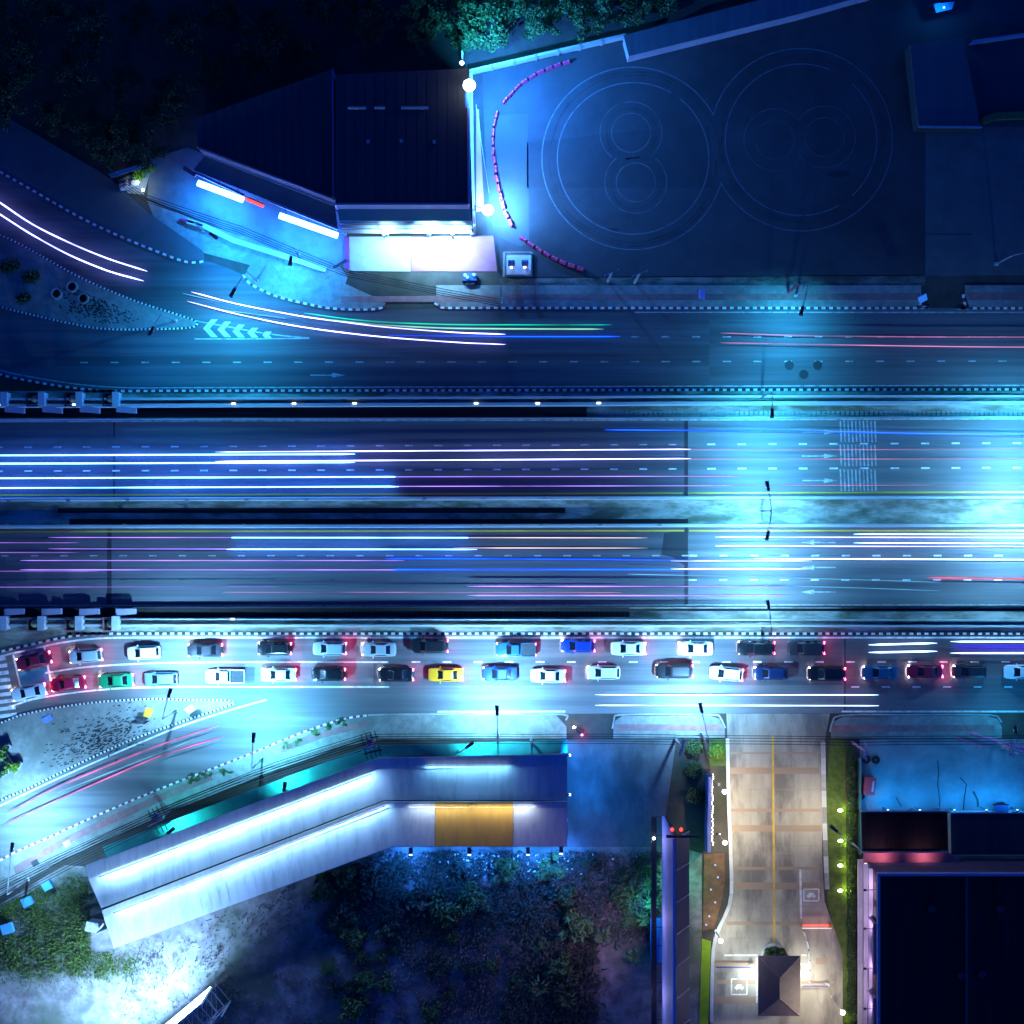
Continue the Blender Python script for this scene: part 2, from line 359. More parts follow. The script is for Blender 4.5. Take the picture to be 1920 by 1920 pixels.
lines([[(-900, 931), (0, 928.5), (1280, 924.8)], [(1290, 924.6), (1920, 922.6), (2900, 920)], [(-900, 998), (205, 996.5), (1283, 995)], [(1292, 995), (2900, 994.5)]], .22, yellow_p)
lines([smooth([(-300, 592), (-120, 655), (0, 694), (60, 707), (120, 717), (180, 724), (240, 727), (320, 727)], 5), [(320, 727), (1100, 724.8), (1920, 722.6), (2900, 721)], [(1190, 585.5), (2900, 586)]], .17, white_worn)
lines([smooth([(-300, 1312), (0, 1231), (60, 1217), (110, 1206), (160, 1199), (210, 1196), (300, 1195.5), (420, 1195.5)], 5), [(420, 1195.5), (2900, 1195.5)]], .24, white_p)
lines([smooth([(85, 1262), (150, 1252), (230, 1246), (330, 1242.5), (450, 1241.5), (728, 1241.5)], 5), smooth([(-200, 1385), (0, 1330), (60, 1312), (130, 1300), (220, 1291), (330, 1288), (450, 1288), (730, 1288)], 5),
       [(820, 1334.5), (1060, 1334)], [(1578, 1334), (2900, 1334)], smooth([(-200, 1604), (0, 1511), (80, 1473), (160, 1437), (250, 1398), (330, 1365), (430, 1332), (500, 1312)], 5)], .22, white_p)
lines([smooth([(290, 583), (330, 594), (380, 604), (430, 613), (490, 624), (545, 631), (580, 633.5)], 5), [(365, 635.5), (450, 635.5), (580, 634.5)]], .16, white_worn)
b = MB()
for x, y, s in ((381, 616, 17), (408, 618, 14.5), (436, 621, 12), (464, 624, 9), (492, 628, 6)):
    t, bt = y-s, y+s*.95
    for ya in (t, bt):
        b.face([(*w2([q])[0], .019) for q in ([(x, y), (x+12, y), (x+12+s*.9, ya), (x+s*.9, ya)] if ya > y else [(x, y), (x+s*.9, ya), (x+12+s*.9, ya), (x+12, y)])])
struct(b, 'chevron_marking', white_p)
def arrow(x, y, d, ln=66):
    b = MB(); b.ribbon(w2([(x-d*ln/2, y), (x+d*ln*.12, y)]), .17, .019)
    q = [(x+d*ln*.12, y-4.5), (x+d*ln*.5, y), (x+d*ln*.12, y+4.5)]
    if d > 0: q = q[::-1]
    b.face([(*w2([p])[0], .019) for p in q]); struct(b, 'arrow_marking', white_worn)
for y in (810, 855, 901): arrow(1537, y, 1)
for y in (1017, 1064, 1110): arrow(1534, y, -1)
arrow(615, 703.5, 1)
b = MB()
for k in range(10):
    for y0, y1 in ((789, 829), (834, 874), (880, 921)):
        b.ribbon(w2([(1575.5+k*7.2, y0), (1576.5+k*7.2+1, y1)]), .2, .0185)
struct(b, 'rumble_strip_marking', white_worn)
b = MB()
for k in range(9):
    y = 1234+k*13.2; x1 = 11+k*2.6
    b.ribbon(w2([(-80, y+12), (x1, y)]), .5, .019)
b.ribbon(w2([(24, 1224), (37, 1282), (48, 1315)]), .25, .02); b.ribbon(w2([(83, 1211), (92, 1262), (101, 1298)]), .25, .02)
struct(b, 'crosswalk_marking', white_p)
teal_p = mat('turquoise_road_paint', (.03, .24, .36), .75, (.05, .28, .38), .8)
sheet('painted_box', [(36, 1262), (88, 1250), (93, 1279), (42, 1290)], .017, teal_p)
sheet('painted_box', [(33, 1226), (82, 1215), (84, 1225), (35, 1237)], .017, mat('blue_road_paint', (.04, .07, .3), .75, (.06, .09, .32), .8))
# manhole covers
def manhole(x, y, z, r=.62, lit=concrete):
    m = MB(); c = P(x, y, 0)
    m.prism([(c.x+1.15*math.cos(t), c.y+1.15*math.sin(t)) for t in [math.pi/4+math.pi/2*k for k in range(4)]], z-.02, z+.004, 0)
    m.prism([(c.x+r*math.cos(t), c.y+r*math.sin(t)) for t in [math.pi/10*k for k in range(20)]], z-.02, z+.014, 1)
    return struct(m, 'manhole_cover', [lit, asph_dark])
for x, y in ((1480, 685), (1533, 685), (1507, 702)): manhole(x, y, .012, .62, asph_patch)

# ================================================================== VERGE WALLS (concrete barriers, guard rails)
def long_wall(name, label, pts, w, h, m, cat='barrier', posts=None, pm=None, ph=None):
    o = empty(name, P(*pts[len(pts)//2]), label, cat)
    b = MB(); q = w2(pts)
    l, r_ = offset(q, w/2), offset(q, -w/2); l2, r2 = offset(q, w*.3), offset(q, -w*.3)
    for k in range(len(q)-1):
        lo = [(*r_[k], -.02), (*r_[k+1], -.02), (*l[k+1], -.02), (*l[k], -.02)]
        hi = [(*r2[k], h), (*r2[k+1], h), (*l2[k+1], h), (*l2[k], h)]
        b.hexa(lo, hi)
    body = b.build('wall_body', m); body.parent = o; body.matrix_parent_inverse = Matrix.Translation(-o.location)
    if posts:
        for x, y in posts:
            pb = MB(); c = P(x, y); pb.box((c.x, c.y, h+.06), (.5, .22, .12)); e = pb.build('reflector', pm or white_p)
            e.parent = o; e.matrix_parent_inverse = Matrix.Translation(-o.location)
    return o
lampdot = emis('wall_light', (.6, .85, 1), 5)
long_wall('concrete_barrier', 'slim pale concrete wall on the frontage side of the upper verge', [(-60, 749), (222, 749), (1100, 745.5), (1275, 744), (2200, 743)], .42, .9, barrier_c)
long_wall('concrete_barrier', 'thick pale concrete parapet with small lamps along its top in the upper verge', [(-60, 761), (222, 761), (1100, 758), (1275, 756.5), (2200, 754.5)], .62, .9, barrier_c, posts=[(4, 760), (143, 759.5), (440, 757.5), (553, 757.5), (666, 757), (893, 757), (1008, 757), (1122, 756.5)], pm=lampdot)
long_wall('guard_rail', 'low steel rail along the top edge of the upper carriageway', [(-60, 786.5), (1280, 783.5), (2200, 782)], .25, .6, steel, 'guard rail')
long_wall('concrete_barrier', 'white concrete barrier on the upper edge of the central median', [(-60, 937), (1280, 933.5), (2200, 932.5)], .5, .85, barrier_c, posts=[(x, 939.5) for x in range(20, 1280, 111)], pm=concrete)
long_wall('concrete_barrier', 'white concrete barrier on the lower edge of the central median', [(-60, 987.5), (1280, 985), (2200, 985)], .5, .85, barrier_c, posts=[(x, 984) for x in range(15, 1280, 111)], pm=concrete)
long_wall('guard_rail', 'thin dark steel rail along the bottom edge of the lower carriageway', [(-60, 1139), (1280, 1137), (2200, 1136)], .22, .6, dsteel, 'guard rail')
long_wall('concrete_barrier', 'narrow concrete wall with a dark gap beside the lower verge', [(-60, 1160), (1280, 1162), (2200, 1164)], .3, .8, concrete, posts=[(438, 1160)], pm=lampdot)
long_wall('concrete_barrier', 'white concrete wall above the dusty strip by the queue of cars', [(-60, 1172), (260, 1172), (1280, 1173), (2200, 1174)], .4, .7, barrier_c)

# stub piers at the left end of the two outer verges
def pier(x, y, d, label):
    o = empty('stub_pier', P(x, y), label, 'pier', 'concrete stub piers at the left end of the verges')
    def add(b, n, m): e = b.build(n, m); e.parent = o; return e
    b = MB(); b.box((0, 0, .9), (.75, 1.75, 1.8)); b.box((0, 0, 1.88), (.9, 1.9, .16)); add(b, 'post', wall_w)
    b = MB(); b.hexa([(.1, -d*1.35-.35, 1.2), (2.7, -d*1.55-.35, 1.2), (2.7, -d*1.55+.35, 1.2), (.1, -d*1.35+.55, 1.2)], [(.0, -d*1.35-.35, 1.5), (2.6, -d*1.55-.35, 1.5), (2.6, -d*1.55+.4, 1.5), (.0, -d*1.35+.55, 1.5)]); add(b, 'bracket_slab', wall_l)
    return o
def pit(x, y, label, m, fill):
    o = empty('planter_box', P(x, y), label, 'planter', 'square planters between the stub piers')
    b = MB(); 
    for dx, dy, sx, sy in ((-.85, 0, .18, 1.9), (.85, 0, .18, 1.9), (0, .86, 1.52, .18), (0, -.86, 1.52, .18)): b.box((dx, dy, .5), (sx, sy, 1.0))
    b.build('rim', m).parent = o
    b = MB(); b.box((0, 0, .4), (1.52, 1.54, .7)); b.build('soil_fill', blackm).parent = o
    b = MB(); b.blob((.15, .1, 1.0), (.55, .5, .55)); b.build('round_shrub', fill, smooth=True).parent = o
hay = mat('dry_shrub', (.30, .22, .19), .9, (.2, .15, .13), 5, coords='obj', bump=.8)
lime = mat('pale_shrub', (.42, .42, .22), .9, (.3, .32, .16), 5, coords='obj', bump=.8)
nth = ['leftmost', 'second', 'third', 'rightmost']
for k, x in enumerate((15, 85, 155, 223)):
    pier(x, 750, 1, nth[k]+' concrete stub pier in the row above the upper carriageway')
    pier(x-1, 1167, -1, nth[k]+' concrete stub pier in the row beside the queue of cars')
for k, x in enumerate((-5, 67, 138, 209)):
    pit(x, 750, nth[k]+' dark square planter with a dry round shrub, upper row of piers', dsteel, hay)
    pit(x, 1170, nth[k]+' reddish square planter with a pale round shrub, lower row of piers', redpave, lime)

# ================================================================== LAMPS
def street_lamp(base, heads, h, label, power, col=CYAN, group='street lamps along the roads', name='street_lamp', lit=True, spread=135):
    bp = P(*base); o = empty(name, bp, label, 'street lamp', group)
    b = MB(); b.tube([(0, 0, 0), (0, 0, h*.5), (0, 0, h)], .14, 8, r2=.08); b.box((0, 0, .1), (.5, .5, .2)); b.build('pole', steel, o, True)
    for hd in heads:
        hp = P(hd[0], hd[1], h+.5)-bp
        d = Vector((hp.x, hp.y, 0)); L = d.length; d.normalize()
        b = MB(); b.tube([(0, 0, h-.1), d*(L*.4)+Vector((0, 0, h+.35)), d*(L*.75)+Vector((0, 0, h+.55)), d*L+Vector((0, 0, h+.55))], .05, 6); b.build('arm', steel, o, True)
        b = MB(); a = math.atan2(d.y, d.x); c = d*(L+.2)
        b.hexa([(*(Vector((c.x, c.y))+Vector((u*math.cos(a)-v*math.sin(a), u*math.sin(a)+v*math.cos(a)))), h+.48) for u, v in ((-.65, -.2), (.65, -.26), (.65, .26), (-.65, .2))],
               [(*(Vector((c.x, c.y))+Vector((u*math.cos(a)-v*math.sin(a), u*math.sin(a)+v*math.cos(a)))), h+.68) for u, v in ((-.55, -.12), (.5, -.16), (.5, .16), (-.55, .12))])
        hm = b.build('lamp_head', dsteel, o)
        b = MB(); b.box((c.x, c.y, h+.465), (.45, .45, .02), a); b.build('lens', lens_c if lit else glass, hm)
        if lit: area_lamp(o, (c.x, c.y, h+.44), power, col, .45, (d.x*.4, d.y*.4, -1), spread=spread)
    return o
PW = 1.0
street_lamp((1427, 958), [(1440, 914), (1440, 1001)], 9, 'twin-armed street lamp standing on the central median', 7600*PW, (.12, .54, 1), spread=160)
street_lamp((1428, 745), [(1448, 772)], 9, 'street lamp on the upper verge with its head over the concrete parapet', 3800*PW)
street_lamp((1428, 1176), [(1441, 1137)], 9, 'street lamp standing by the dusty strip above the queue of cars', 6500*PW, ICE)
street_lamp((1492, 553), [(1504, 580)], 9, 'street lamp on the upper pavement with its head at the red and white kerb', 3400*PW, spread=115)
street_lamp((482, 527), [(438, 546)], 9, 'street lamp with a bent arm on the pavement below the low forecourt', 6500*PW)
street_lamp((330, 602), [(285, 618)], 9, 'street lamp near the tip of the upper traffic island', 900*PW, BLUE)
street_lamp((331, 1332), [(317, 1302)], 9, 'street lamp on the lower traffic island beside the queue', 20000*PW, ICE, spread=165)
street_lamp((492, 1422), [(475, 1386)], 9, 'street lamp on the pavement of the curving slip road', 17000*PW, (.13, .54, 1), spread=155)
street_lamp((934, 1378), [(932, 1335)], 9, 'street lamp on the lower pavement in front of the long shed', 21000*PW, ICE, spread=150)
street_lamp((1314, 1376), [(1315, 1330)], 9, 'street lamp on the pavement corner left of the driveway', 17000*PW, ICE, spread=150)
street_lamp((52, 1648), [(22, 1592)], 9, 'street lamp beside the cables at the lower left edge', 16000*PW, ICE, spread=155)
street_lamp((1940, 958), [(1952, 914), (1952, 1001)], 9, 'twin-armed street lamp on the median at the right edge', 9000*PW, (.17, .57, 1), spread=155)
street_lamp((1940, 745), [(1960, 772)], 9, 'street lamp on the upper verge at the right edge', 4200*PW, spread=150)
street_lamp((1880, 1400), [(1904, 1370)], 7, 'slim dark street lamp over the cyan concrete yard', 700*PW, CYAN)
street_lamp((1868, 495), [(1935, 470)], 7, 'unlit lamp post at the corner of the dark car park', 0, lit=False)

# ================================================================== LIGHT TRAILS
TR = {'ice': (3.0, 5.2, 10.0), 'white': (1.9, 7.8, 40.0), 'pinkwhite': (2.6, 2.7, 10.5), 'warm': (1.3, .95, 1.0), 'lilac': (.85, .45, 2.4), 'faint': (.4, .18, .9), 'pink': (1.0, .16, .50),
      'palepink': (.62, .20, .48), 'blue': (.01, .25, 6.0), 'cyan': (.16, .62, 1.05), 'green': (.0, .85, .55), 'mint': (.30, .85, .62), 'red': (1.1, .08, .16), 'violet': (.05, .02, .8)}
def trail_mat(col):
    if 'trail_'+col in _m: return _m['trail_'+col]
    m = emis('trail_'+col, TR[col], 1.0); n = m.node_tree; bs = n.nodes['Principled BSDF']     # brightness wavers along the streak
    g_ = n.nodes.new('ShaderNodeNewGeometry'); mp = n.nodes.new('ShaderNodeMapping'); mp.inputs['Scale'].default_value = (.09, .7, 1)
    t = n.nodes.new('ShaderNodeTexNoise'); t.inputs['Scale'].default_value = 1.0; t.inputs['Detail'].default_value = 3
    r = n.nodes.new('ShaderNodeMapRange'); r.inputs[1].default_value = .3; r.inputs[2].default_value = .7; r.inputs[3].default_value = .25; r.inputs[4].default_value = 1.5
    n.links.new(g_.outputs['Position'], mp.inputs[0]); n.links.new(mp.outputs[0], t.inputs['Vector']); n.links.new(t.outputs[0], r.inputs[0]); n.links.new(r.outputs[0], bs.inputs['Emission Strength'])
    return m
def trail(label, col, *paths, r=.10, z=.7, group='vehicle light trails'):
    first = paths[0]; mid = first[len(first)//2]; c = P(mid[0], mid[1], 0)
    o = empty('light_trail', c, label, 'light trail', group)
    m = trail_mat(col)
    for p in paths:
        q = smooth(p, 6) if len(p) > 2 else p
        w_ = [P(x, y, z)-c for x, y in q]; d0 = (w_[0]-w_[1]).normalized(); d1 = (w_[-1]-w_[-2]).normalized(); rr = r*.62
        b = MB(); b.tube(w_, rr, 6); b.tube([w_[0], w_[0]+d0*1.6], rr, 6, r2=.012); b.tube([w_[-1], w_[-1]+d1*1.6], rr, 6, r2=.012); b.build('streak', m, o)
trail('thickest white pair of trails at the far left of the upper carriageway', 'white', [(-30, 854), (643, 851.5)], [(-30, 869.5), (643, 867)], r=.13)
trail('long rosy white pair of trails starting in the left half of the upper carriageway', 'pinkwhite', [(426, 847.5), (1273, 842.5)], [(426, 865), (1273, 860)], r=.11)
trail('white pair of trails in the lowest lane of the upper carriageway', 'white', [(-30, 896.8), (731, 894)], [(-30, 915.2), (731, 912.3)], r=.11)
trail('lilac pair of trails continuing the white pair in the lowest upper lane', 'lilac', [(733, 894), (1280, 893), (1370, 893)], [(733, 912), (1280, 910.8), (1370, 910.5)], r=.07)
trail('thin pink pair of trails through the rumble strips of the upper carriageway', 'palepink', [(1276, 843.5), (1950, 843)], [(1276, 861), (1950, 860.5)], r=.06)
trail('single thin pink trail near the median at the right of the upper carriageway', 'palepink', [(1372, 910.5), (1950, 909.5)], r=.06)
trail('pale blue trail in the top lane of the upper carriageway', 'blue', [(1156, 806), (1500, 809), (1920, 817), (1950, 817.5)], r=.11)
trail('cyan trail crossing the rumble strips in the top lane', 'cyan', [(1500, 806), (1700, 812), (1950, 815)], r=.05)
trail('rosy pair of trails at the left in the top lane of the lower carriageway', 'lilac', [(113, 1007.8), (440, 1008)], [(113, 1029), (440, 1029.5)], r=.08)
trail('bright white pair of trails left of centre in the lower carriageway', 'white', [(440, 1008), (872, 1008.2)], [(440, 1029.8), (872, 1030.2)], r=.10)
trail('warm white pair of trails ending right of centre in the lower carriageway', 'warm', [(872, 1008.2), (1192, 1008.5)], [(872, 1027.4), (1192, 1027.6)], r=.08)
trail('lilac pair of trails in the middle lane of the lower carriageway, left part', 'lilac', [(60, 1051), (736, 1051)], [(60, 1068.5), (736, 1068.5)], r=.08)
trail('deep blue pair of trails in the middle lane of the lower carriageway', 'blue', [(745, 1047.5), (1100, 1048.5), (1290, 1051)], [(745, 1068), (1290, 1068)], r=.12)
trail('short faint pink pair of trails at the left edge of the lower carriageway', 'faint', [(-30, 1017.5), (125, 1017.5)], [(-30, 1036), (125, 1036)], r=.08)
trail('thick lilac pair of trails in the bottom lane of the lower carriageway', 'lilac', [(898, 1099.5), (1457, 1099.8)], [(898, 1116.5), (1457, 1116.8)], r=.11)
trail('single thin pink trail in the bottom lane of the lower carriageway', 'palepink', [(440, 1110.5), (1145, 1111)], r=.08)
trail('white pair of trails in the top lane of the lower carriageway, right end', 'pinkwhite', [(1363, 1007), (1950, 1008)], [(1363, 1024), (1950, 1025)], r=.09)
trail('short bluish white pair of trails at the right edge near the yellow line', 'ice', [(1623, 1001.5), (1950, 1002)], [(1623, 1018), (1950, 1019)], r=.08)
trail('rosy white pair of trails under the median lamp in the middle lower lane', 'pinkwhite', [(1280, 1051.7), (1500, 1051.7)], [(1280, 1067), (1497, 1066.7)], r=.08)
trail('single strong white trail running to the right edge in the middle lower lane', 'ice', [(1435, 1047.5), (1950, 1049.5)], r=.10)
trail('thin slanting cyan pair of trails in the lower carriageway', 'cyan', [(1200, 1077), (1500, 1084), (1740, 1091)], [(1456, 1098.5), (1600, 1102), (1740, 1107)], r=.05)
trail('thick red trail at the right edge of the lower carriageway', 'red', [(1760, 1083.5), (1950, 1085.5)], r=.16)
trail('very faint violet trails low at the left of the lower carriageway', 'faint', [(-30, 1101), (500, 1100)], [(-30, 1071), (160, 1071)], r=.06)
trail('short thick white pair of trails right of the queue of cars', 'ice', [(1651, 1208.5), (1735, 1206.5)], [(1651, 1223), (1735, 1221.5)], r=.17)
trail('white pair of trails at the right edge behind the queue', 'ice', [(1804, 1203), (1950, 1203.3)], [(1804, 1224.5), (1950, 1224.5)], r=.15)
trail('wide violet trail between white streaks at the right edge', 'violet', [(1804, 1209.5), (1950, 1209.5)], [(1804, 1214), (1950, 1214)], [(1804, 1218.5), (1950, 1218.5)], r=.17, z=.5)
trail('long icy white pair of trails in the open lane below the queue', 'ice', [(1138, 1302.5), (1625, 1303)], [(1138, 1322.5), (1625, 1323.2)], r=.10)
trail('long curved white pair of trails coming in on the left ramp', 'pinkwhite', [(-30, 362), (0, 380), (60, 420), (130, 455), (200, 484), (255, 502)], [(-30, 384), (0, 402), (60, 440), (130, 478), (200, 507), (248, 521)], r=.14)
trail('curved white pair of trails merging past the chevrons', 'pinkwhite', [(380, 553), (450, 571), (560, 592), (640, 603), (720, 613), (850, 623), (925, 626)], [(373, 570.5), (450, 590), (560, 612), (700, 630), (850, 641.5), (925, 645)], r=.11)
trail('green trail curving along the upper frontage road', 'green', [(592, 590), (660, 599), (740, 605), (850, 608.5), (960, 609), (1125, 609)], r=.12)
trail('pale mint trail just below the green one', 'mint', [(620, 600), (700, 608), (780, 613), (850, 615.5), (960, 616.5), (1110, 617)], r=.15)
trail('thin blue trail below the mint one on the upper frontage road', 'blue', [(750, 629), (960, 631), (1140, 631)], r=.08)
trail('short cyan trail beside the first merging white streak', 'cyan', [(364, 555), (390, 561)], [(440, 584), (515, 594)], r=.08)
trail('pink pair of trails at the right of the upper frontage road', 'palepink', [(1373, 625), (1500, 629), (1700, 631.5), (1950, 632)], [(1373, 643), (1600, 647), (1800, 650), (1950, 651)], r=.10)
trail('hot pink pair of trails on the curving slip road', 'pink', [(32, 1516), (100, 1480), (200, 1437), (300, 1397), (391, 1367)], [(25, 1538), (100, 1504), (200, 1460), (300, 1418), (399, 1387)], r=.13)
trail('thin cyan trail between the pink pair on the slip road', 'cyan', [(130, 1478), (215, 1445), (342, 1395)], r=.07)

# ================================================================== CARS IN THE QUEUE
def paint(name, c, r=.3): return mat('paint_'+name, c, r, spec=.5, coat=.6)
PAINT = {k: paint(k, c) for k, c in {'white': (.80, .80, .78), 'silver': (.50, .52, .52), 'black': (.012, .012, .014), 'charcoal': (.035, .03, .035), 'red': (.70, .015, .06), 'darkred': (.34, .015, .04),
         'green': (.02, .32, .12), 'yellow': (.85, .33, .015), 'blue': (.015, .05, .38), 'navy': (.012, .03, .10), 'greyblue': (.12, .20, .32), 'petrol': (.02, .10, .20)}.items()}
head_l = emis('headlight_lens', (1, .80, .88), 150); tail_l = emis('tail_light_lens', (1, .03, .14), 150); tail_off = mat('tail_light_off', (.35, .01, .02), .3)
head_off = mat('headlight_off', (.6, .6, .62), .2)
def loft(b, st, mi=0, cap=True):
    """st: list of rings, each a list of points"""
    i0 = len(b.v); n = len(st[0])
    for s_ in st: b.v += [tuple(p) for p in s_]
    for k in range(len(st)-1):
        for j in range(n-1):
            a = i0+k*n+j; b.f.append((a, a+1, a+n+1, a+n)); b.mi.append(mi)
    b.f.append(tuple(i0+j for j in range(n))[::-1] if cap else ()); b.mi.append(mi)
    b.f.append(tuple(i0+(len(st)-1)*n+j for j in range(n))); b.mi.append(mi)
KINDS = {   # length, half width, station profile (x, half width factor, hood height), cabin base x0,x1, roof x0,x1, heights
 'sedan': dict(L=4.55, w=.89, prof=[(-1, .66, .72), (-.975, .80, .86), (-.9, .93, .93), (-.72, .98, .97), (-.45, 1, .98), (0, 1, .97), (.42, 1, .95), (.70, .97, .88), (.88, .90, .80), (.965, .76, .72), (1, .56, .60)], base=(-1.62, 1.12), roof=(-.95, .30), zb=.95, zt=1.44),
 'hatch': dict(L=4.15, w=.87, prof=[(-1, .72, .85), (-.975, .84, .98), (-.88, .95, 1.0), (-.5, 1, 1.0), (0, 1, .99), (.42, 1, .97), (.72, .97, .92), (.88, .9, .84), (.965, .76, .75), (1, .56, .62)], base=(-1.98, 1.12), roof=(-1.62, .30), zb=.97, zt=1.50),
 'suv': dict(L=4.75, w=.95, prof=[(-1, .74, .95), (-.975, .87, 1.08), (-.88, .96, 1.1), (-.5, 1, 1.1), (0, 1, 1.1), (.42, 1, 1.08), (.70, .98, 1.03), (.88, .92, .96), (.965, .8, .88), (1, .62, .72)], base=(-2.25, 1.25), roof=(-1.98, .48), zb=1.07, zt=1.74),
 'pickup': dict(L=5.2, w=.93, prof=[(-1, .86, .8), (-.99, .92, .95), (-.9, .96, 1.0), (-.5, 1, 1.0), (0, 1, 1.02), (.42, 1, 1.02), (.70, .97, .98), (.88, .92, .92), (.965, .8, .84), (1, .6, .7)], base=(-.62, 1.30), roof=(-.42, .55), zb=1.0, zt=1.68)}
def build_car(kind):
    K = KINDS[kind]; w = K['w']; hl = K['L']/2
    root = empty({'sedan': 'sedan_car', 'hatch': 'hatchback_car', 'suv': 'sport_utility_car', 'pickup': 'pickup_truck'}[kind], (0, 0, 0), 'car', 'car')
    pm = PAINT['white']; b = MB(); st = []
    for x, f, zt in K['prof']:
        h = w*f; x *= hl
        st.append([(x, -h*.9, .26), (x, -h, .45), (x, -h, zt*.78), (x, -h*.93, zt*.95), (x, -h*.72, zt), (x, 0, zt+.035), (x, h*.72, zt), (x, h*.93, zt*.95), (x, h, zt*.78), (x, h, .45), (x, h*.9, .26)])
    loft(b, st)
    (b0, b1), (r0, r1), zb, zt = K['base'], K['roof'], K['zb'], K['zt']; wb, wt = w*.90, w*.70
    mid = [(b0, wb*.86), (b1, wb*.86)]
    lo = [(b0, -wb*.86, zb-.08), (b1, -wb*.86, zb-.08), (b1, wb*.86, zb-.08), (b0, wb*.86, zb-.08)]
    lo2 = [(b0+.25, -wb, zb-.06), (b1-.3, -wb, zb-.06), (b1-.3, wb, zb-.06), (b0+.25, wb, zb-.06)]
    hi = [(r0, -wt, zt-.05), (r1, -wt, zt-.05), (r1, wt, zt-.05), (r0, wt, zt-.05)]
    hi2 = [(r0+.18, -wt*.82, zt), (r1-.22, -wt*.82, zt), (r1-.22, wt*.82, zt), (r0+.18, wt*.82, zt)]
    # cabin as an eight-sided ring so that its corners are cut
    ring0 = [(b0, -wb*.8, zb-.08), (b0+.3, -wb, zb-.08), (b1-.35, -wb, zb-.08), (b1, -wb*.75, zb-.08), (b1, wb*.75, zb-.08), (b1-.35, wb, zb-.08), (b0+.3, wb, zb-.08), (b0, wb*.8, zb-.08)]
    ring1 = [(r0, -wt*.86, zt-.06), (r0+.14, -wt, zt-.06), (r1-.12, -wt, zt-.06), (r1, -wt*.82, zt-.06), (r1, wt*.82, zt-.06), (r1-.12, wt, zt-.06), (r0+.14, wt, zt-.06), (r0, wt*.86, zt-.06)]
    ring2 = [(r0+.16, -wt*.7, zt), (r0+.24, -wt*.8, zt), (r1-.26, -wt*.8, zt), (r1-.18, -wt*.68, zt), (r1-.18, wt*.68, zt), (r1-.26, wt*.8, zt), (r0+.24, wt*.8, zt), (r0+.16, wt*.7, zt)]
    i = len(b.v); b.v += ring0+ring1+ring2
    for a in (0, 8):
        for k in range(8):
            q = (k+1) % 8; b.f.append((i+a+k, i+a+q, i+a+8+q, i+a+8+k)); b.mi.append(0)
    b.f.append(tuple(range(i+16, i+24))); b.mi.append(0)
    body = b.build('body', pm, root, False)
    def pane(name, pts, push):
        g_ = MB(); n = (Vector(pts[1])-Vector(pts[0])).cross(Vector(pts[2])-Vector(pts[1])).normalized()
        c = sum((Vector(p) for p in pts), Vector())/len(pts)
        top = [Vector(p)*.92+c*.08+n*push for p in pts]; bot = [p-n*(push+.01) for p in top]
        g_.hexa(bot, top); return g_.build(name, glass, root)
    pane('windshield', [ring0[3], ring0[4], ring1[4], ring1[3]], .018)
    pane('rear_window', [ring0[7], ring0[0], ring1[0], ring1[7]], .018)
    pane('side_window', [ring0[1], ring0[2], ring1[2], ring1[1]], .014)
    pane('side_window', [ring0[5], ring0[6], ring1[6], ring1[5]], .014)
    if kind == 'pickup':
        t = MB(); t.box((-1.62, 0, 1.045), (1.75, 1.5, .03)); t.build('cargo_bed', dsteel, root)
        t = MB()
        for y in (-.80, .80): t.box((-1.62, y, 1.08), (1.8, .1, .14))
        t.box((-2.52, 0, 1.06), (.08, 1.5, .14)); t.build('bed_rail', pm, root)
    for sx in (-1, 1):
        for sy in (-1, 1):
            t = MB(); c = Vector((sx*hl*.60, sy*(w-.10), .33)); t.tube([c-Vector((0, .12, 0)), c+Vector((0, .12, 0))], .33, 14); wo_ = t.build('wheel', rubber, root)
            t = MB(); t.tube([c+Vector((0, sy*.115, 0)), c+Vector((0, sy*.135, 0))], .2, 10); t.build('rim', chrome, wo_)
    fx = hl*.955; fz = K['prof'][-2][2]*.90; rz = K['prof'][1][2]*.86
    for sy in (-1, 1):
        t = MB(); y = sy*w*.66; t.hexa([(fx-.22, y-.19, fz-.12), (fx+.03, y-.16, fz-.12), (fx+.03-.08*(sy > 0), y+.16, fz-.12), (fx-.22, y+.19, fz-.12)], [(fx-.28, y-.17, fz+.10), (fx-.02, y-.14, fz+.07), (fx-.04, y+.14, fz+.07), (fx-.28, y+.17, fz+.10)]); t.build('headlight', head_off, root)
        t = MB(); t.box((-hl*.975, sy*w*.66, rz), (.14, .34, .2), sy*.25); t.build('tail_light', tail_l, root)
        t = MB(); t.blob((b1-.42, sy*(w+.10), zb+.02), (.10, .14, .08), 8, 5); t.build('mirror', pm, root, True)
    t = MB(); t.box((hl*.985, 0, .52), (.12, w*1.1, .2)); t.build('front_grille', rubber, root)
    t = MB(); t.box((-hl*.99, 0, .5), (.1, w*1.3, .22)); t.build('rear_bumper', rubber, root)
    return root
protos = {k: build_car(k) for k in KINDS}
def recolor(o, src, dst):
    for s_ in o.material_slots:
        if s_.material == src: s_.link = 'OBJECT'; s_.material = dst
